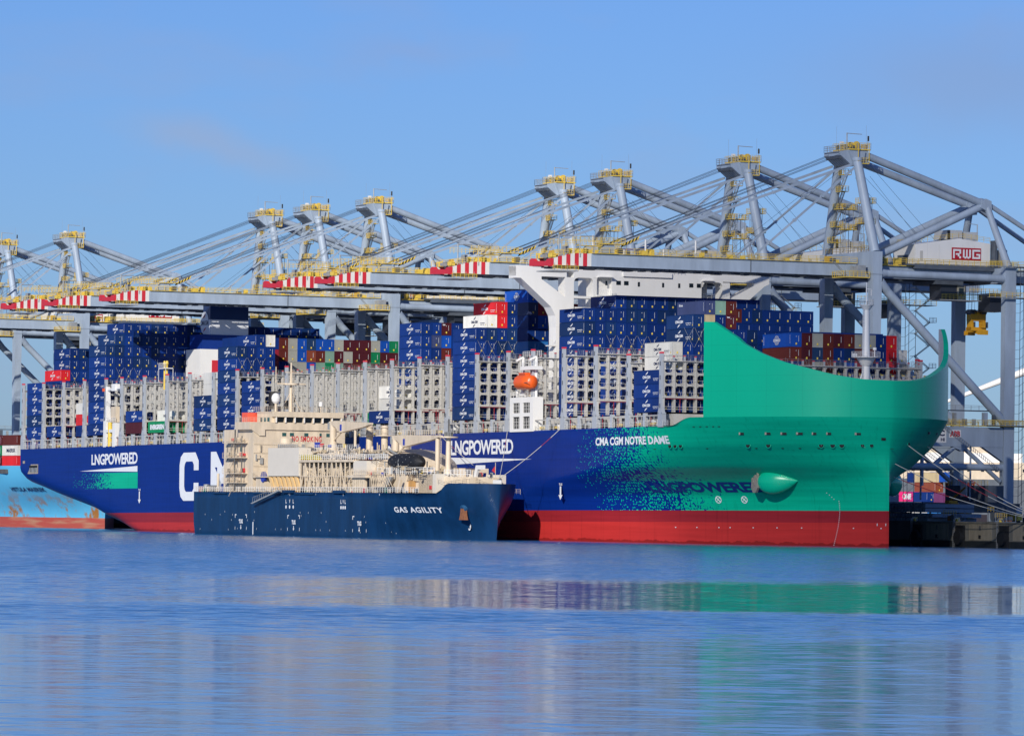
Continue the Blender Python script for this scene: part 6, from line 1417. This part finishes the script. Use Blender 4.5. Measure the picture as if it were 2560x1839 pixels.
# ================================================================== FEEDER SHIP at the left
def feeder():
    r=empty('feeder_ship',QUAY,'light blue rusty container ship with red bottom, seen at the left edge','ship')
    lb=mat('feeder_blue',(.10,.42,.66),.45,.08,.15,streak=1); n=lb.node_tree.nodes; l=lb.node_tree.links
    # rust streaks with a shape of their own, red boot with worn pale patches
    b=n['Principled BSDF']; t=n.new('ShaderNodeTexCoord'); s=n.new('ShaderNodeSeparateXYZ'); l.new(t.outputs['Object'],s.inputs[0])
    mp=n.new('ShaderNodeMapping'); mp.inputs['Scale'].default_value=(.22,.22,.14); l.new(t.outputs['Object'],mp.inputs[0]); z=n.new('ShaderNodeTexNoise'); z.inputs['Scale'].default_value=1; z.inputs['Detail'].default_value=7; z.inputs['Roughness'].default_value=.7; l.new(mp.outputs[0],z.inputs['Vector'])
    c=n.new('ShaderNodeValToRGB'); c.color_ramp.elements[0].position=.51; c.color_ramp.elements[1].position=.60; l.new(z.outputs[0],c.inputs[0])
    zz=n.new('ShaderNodeMapRange'); zz.inputs[1].default_value=11; zz.inputs[2].default_value=5; l.new(s.outputs[2],zz.inputs[0])
    m1=n.new('ShaderNodeMath'); m1.operation='MULTIPLY'; l.new(c.outputs[0],m1.inputs[0]); l.new(zz.outputs[0],m1.inputs[1])
    src=b.inputs['Base Color'].links[0].from_socket
    mx=n.new('ShaderNodeMix'); mx.data_type='RGBA'; l.new(m1.outputs[0],mx.inputs[0]); l.new(src,mx.inputs[6]); mx.inputs[7].default_value=(.33,.14,.03,1)
    rd=n.new('ShaderNodeMix'); rd.data_type='RGBA'; z2=n.new('ShaderNodeTexNoise'); mp2=n.new('ShaderNodeMapping'); mp2.inputs['Scale'].default_value=(.12,.12,.9); l.new(t.outputs['Object'],mp2.inputs[0]); l.new(mp2.outputs[0],z2.inputs['Vector']); z2.inputs['Scale'].default_value=1; z2.inputs['Detail'].default_value=6
    c2=n.new('ShaderNodeValToRGB'); c2.color_ramp.elements[0].position=.5; c2.color_ramp.elements[1].position=.72; l.new(z2.outputs[0],c2.inputs[0]); l.new(c2.outputs[0],rd.inputs[0]); rd.inputs[6].default_value=(.38,.07,.05,1); rd.inputs[7].default_value=(.40,.20,.12,1)
    lt=n.new('ShaderNodeMath'); lt.operation='LESS_THAN'; l.new(s.outputs[2],lt.inputs[0]); lt.inputs[1].default_value=2.9
    f=n.new('ShaderNodeMix'); f.data_type='RGBA'; l.new(lt.outputs[0],f.inputs[0]); l.new(mx.outputs[2],f.inputs[6]); l.new(rd.outputs[2],f.inputs[7]); l.new(f.outputs[2],b.inputs['Base Color'])
    mb=MB(); Bh=20.5; cv=41.5; tipu=-50.0
    def hb(u,z): 
        k=smooth((z-3)/13); us=-110+22*k; nn=tipu+(4.5 if z>3 else 0)*0+6*k; p=1.7+.4*k; q=1.05+.5*k; t_=max(0,(u-us)/(nn-us)); return 0 if t_>=1 else Bh*(1-t_**p)**(1/q)
    lv=[-2,0,1.5,2.9,4,6,8,10,12,14,16,17.2]
    for side in (-1,1):
        vs=[];fs=[];cols=[]
        for u in (-330,-110): cols.append([(u,cv+side*Bh,z) for z in lv])
        for i in range(1,41):
            ta=math.sin(math.pi/2*i/40); cols.append([((-110+(tipu+6*smooth((z-3)/13)+110)*ta),cv+(side*hb(-110+(tipu+6*smooth((z-3)/13)+110)*ta,z) if i<40 else 0),z) for z in lv])
        for q in cols: vs+=q
        nn=len(lv)
        for i in range(len(cols)-1):
            for j in range(nn-1): a=i*nn+j; fs.append((a,a+nn,a+nn+1,a+1))
        mb.add(vs,fs,lb,True)
    mb.box(-330,-75,cv-Bh+.3,cv+Bh-.3,15,16.2,M['deck']); mb.build('hull',r)
    tx=MB(); put_text(tx,'VISTULA MAERSK',lambda a,b:(-76.2+14*a,cv-hb(-76.2+14*a,10.3+1.1*b)-.15,10.1+1.1*b),M['logod'],.03); tx.build('ship_name',r)
    rows=[(-79,0,'red'),(-79,1,'white'),(-79,2,'brown'),(-92,0,'maroon'),(-92,1,'green'),(-92,2,'maroon'),(-105,0,'red'),(-105,1,'grey'),(-105,2,'navy')]
    nm={0:'lowest',1:'middle',2:'top'}; bn={-79:'front stack',-92:'second stack',-105:'third stack'}
    for u,t_,c_ in rows:
        for k in range(2):
            o=obj('shipping_container',cm(c_,'line'),None,QUAY@Matrix.Translation((u,25.2+2.5*k,17.2+2.9*t_))); tag(o,'%s container, %s tier, %s, %s, on the light blue feeder ship'%(CN.get(c_,c_),nm[t_],bn[u],'outer row' if k==0 else 'inner row'),'container','containers on the feeder ship')
            if c_=='white' and k==0: q=MB(); put_text(q,'MAERSK',side_fn(-2.6,4.4,.9,2.0,-CWD/2-.012),M['logod'],.03); q.build('lettering',o)
feeder()
# ================================================================== MOORING LINES
def rope(name,pts,r,m,lab,grp=None,sag=0,red=None):
    mb=MB(); p=[Vector(a) for a in pts]; n=14; a,b=p; prev=None
    for i in range(n+1):
        t=i/n; c=a.lerp(b,t)-Vector((0,0,sag*4*t*(1-t)))
        if prev is not None:
            mm=M['redp'] if red and red[0]<t<=red[1] else m; mb.tube(prev,c,r,mm,5,cap=False)
        prev=c
    o=mb.build(name); tag(o,lab,'mooring line',grp)
rm=mat('rope_cream',(.62,.60,.52),.8)
def SW(u,v,w_): return SHIP@Vector((u,v,w_))
def QW(u,v,z): return QUAY@Vector((u,v,z))
ends=[QW(404,66.2,5.6),QW(404.6,66.2,5.6),QW(405.4,66.2,5.7),QW(406,66.4,5.7)]
st=[(395.4,-1),(400.6,-1),(400.6,1),(392,1)]
for i,((u,s_),e,l) in enumerate(zip(st,ends,('lowest of the lines running from the bow to the right','second line from the bow, starting at the seventh fairlead','line from the stem fairlead down to the quay','thin line from the shadowed far side of the bow'))):
    a=SW(u,hullv(u,17.05,s_)+s_*.1,17.05 if s_<0 else 17.4); rope('mooring_line',(a,e),.085,rm,l,'mooring lines at the bow',1.6,(.42,.58))
for (a,b,l) in (((255.5,-.1,21.2),(317.5,-15.5,12.0),'near vertical slack line from deck edge to tanker bow'),((290.5,-.1,21.2),(319.0,-16,11.8),'steep line from big ship deck down to the tanker bow tip'),((316,-.1,21.2),(318,-16.5,12.3),'long shallow line from big ship deck to the tanker flagstaff')):
    rope('mooring_line',(SW(*a),QW(*b)),.07,rm,l,'lines between the two ships',.5,(.15,.3))
print('objects',len(bpy.data.objects),'tris',sum(len(m.polygons) for m in bpy.data.meshes))
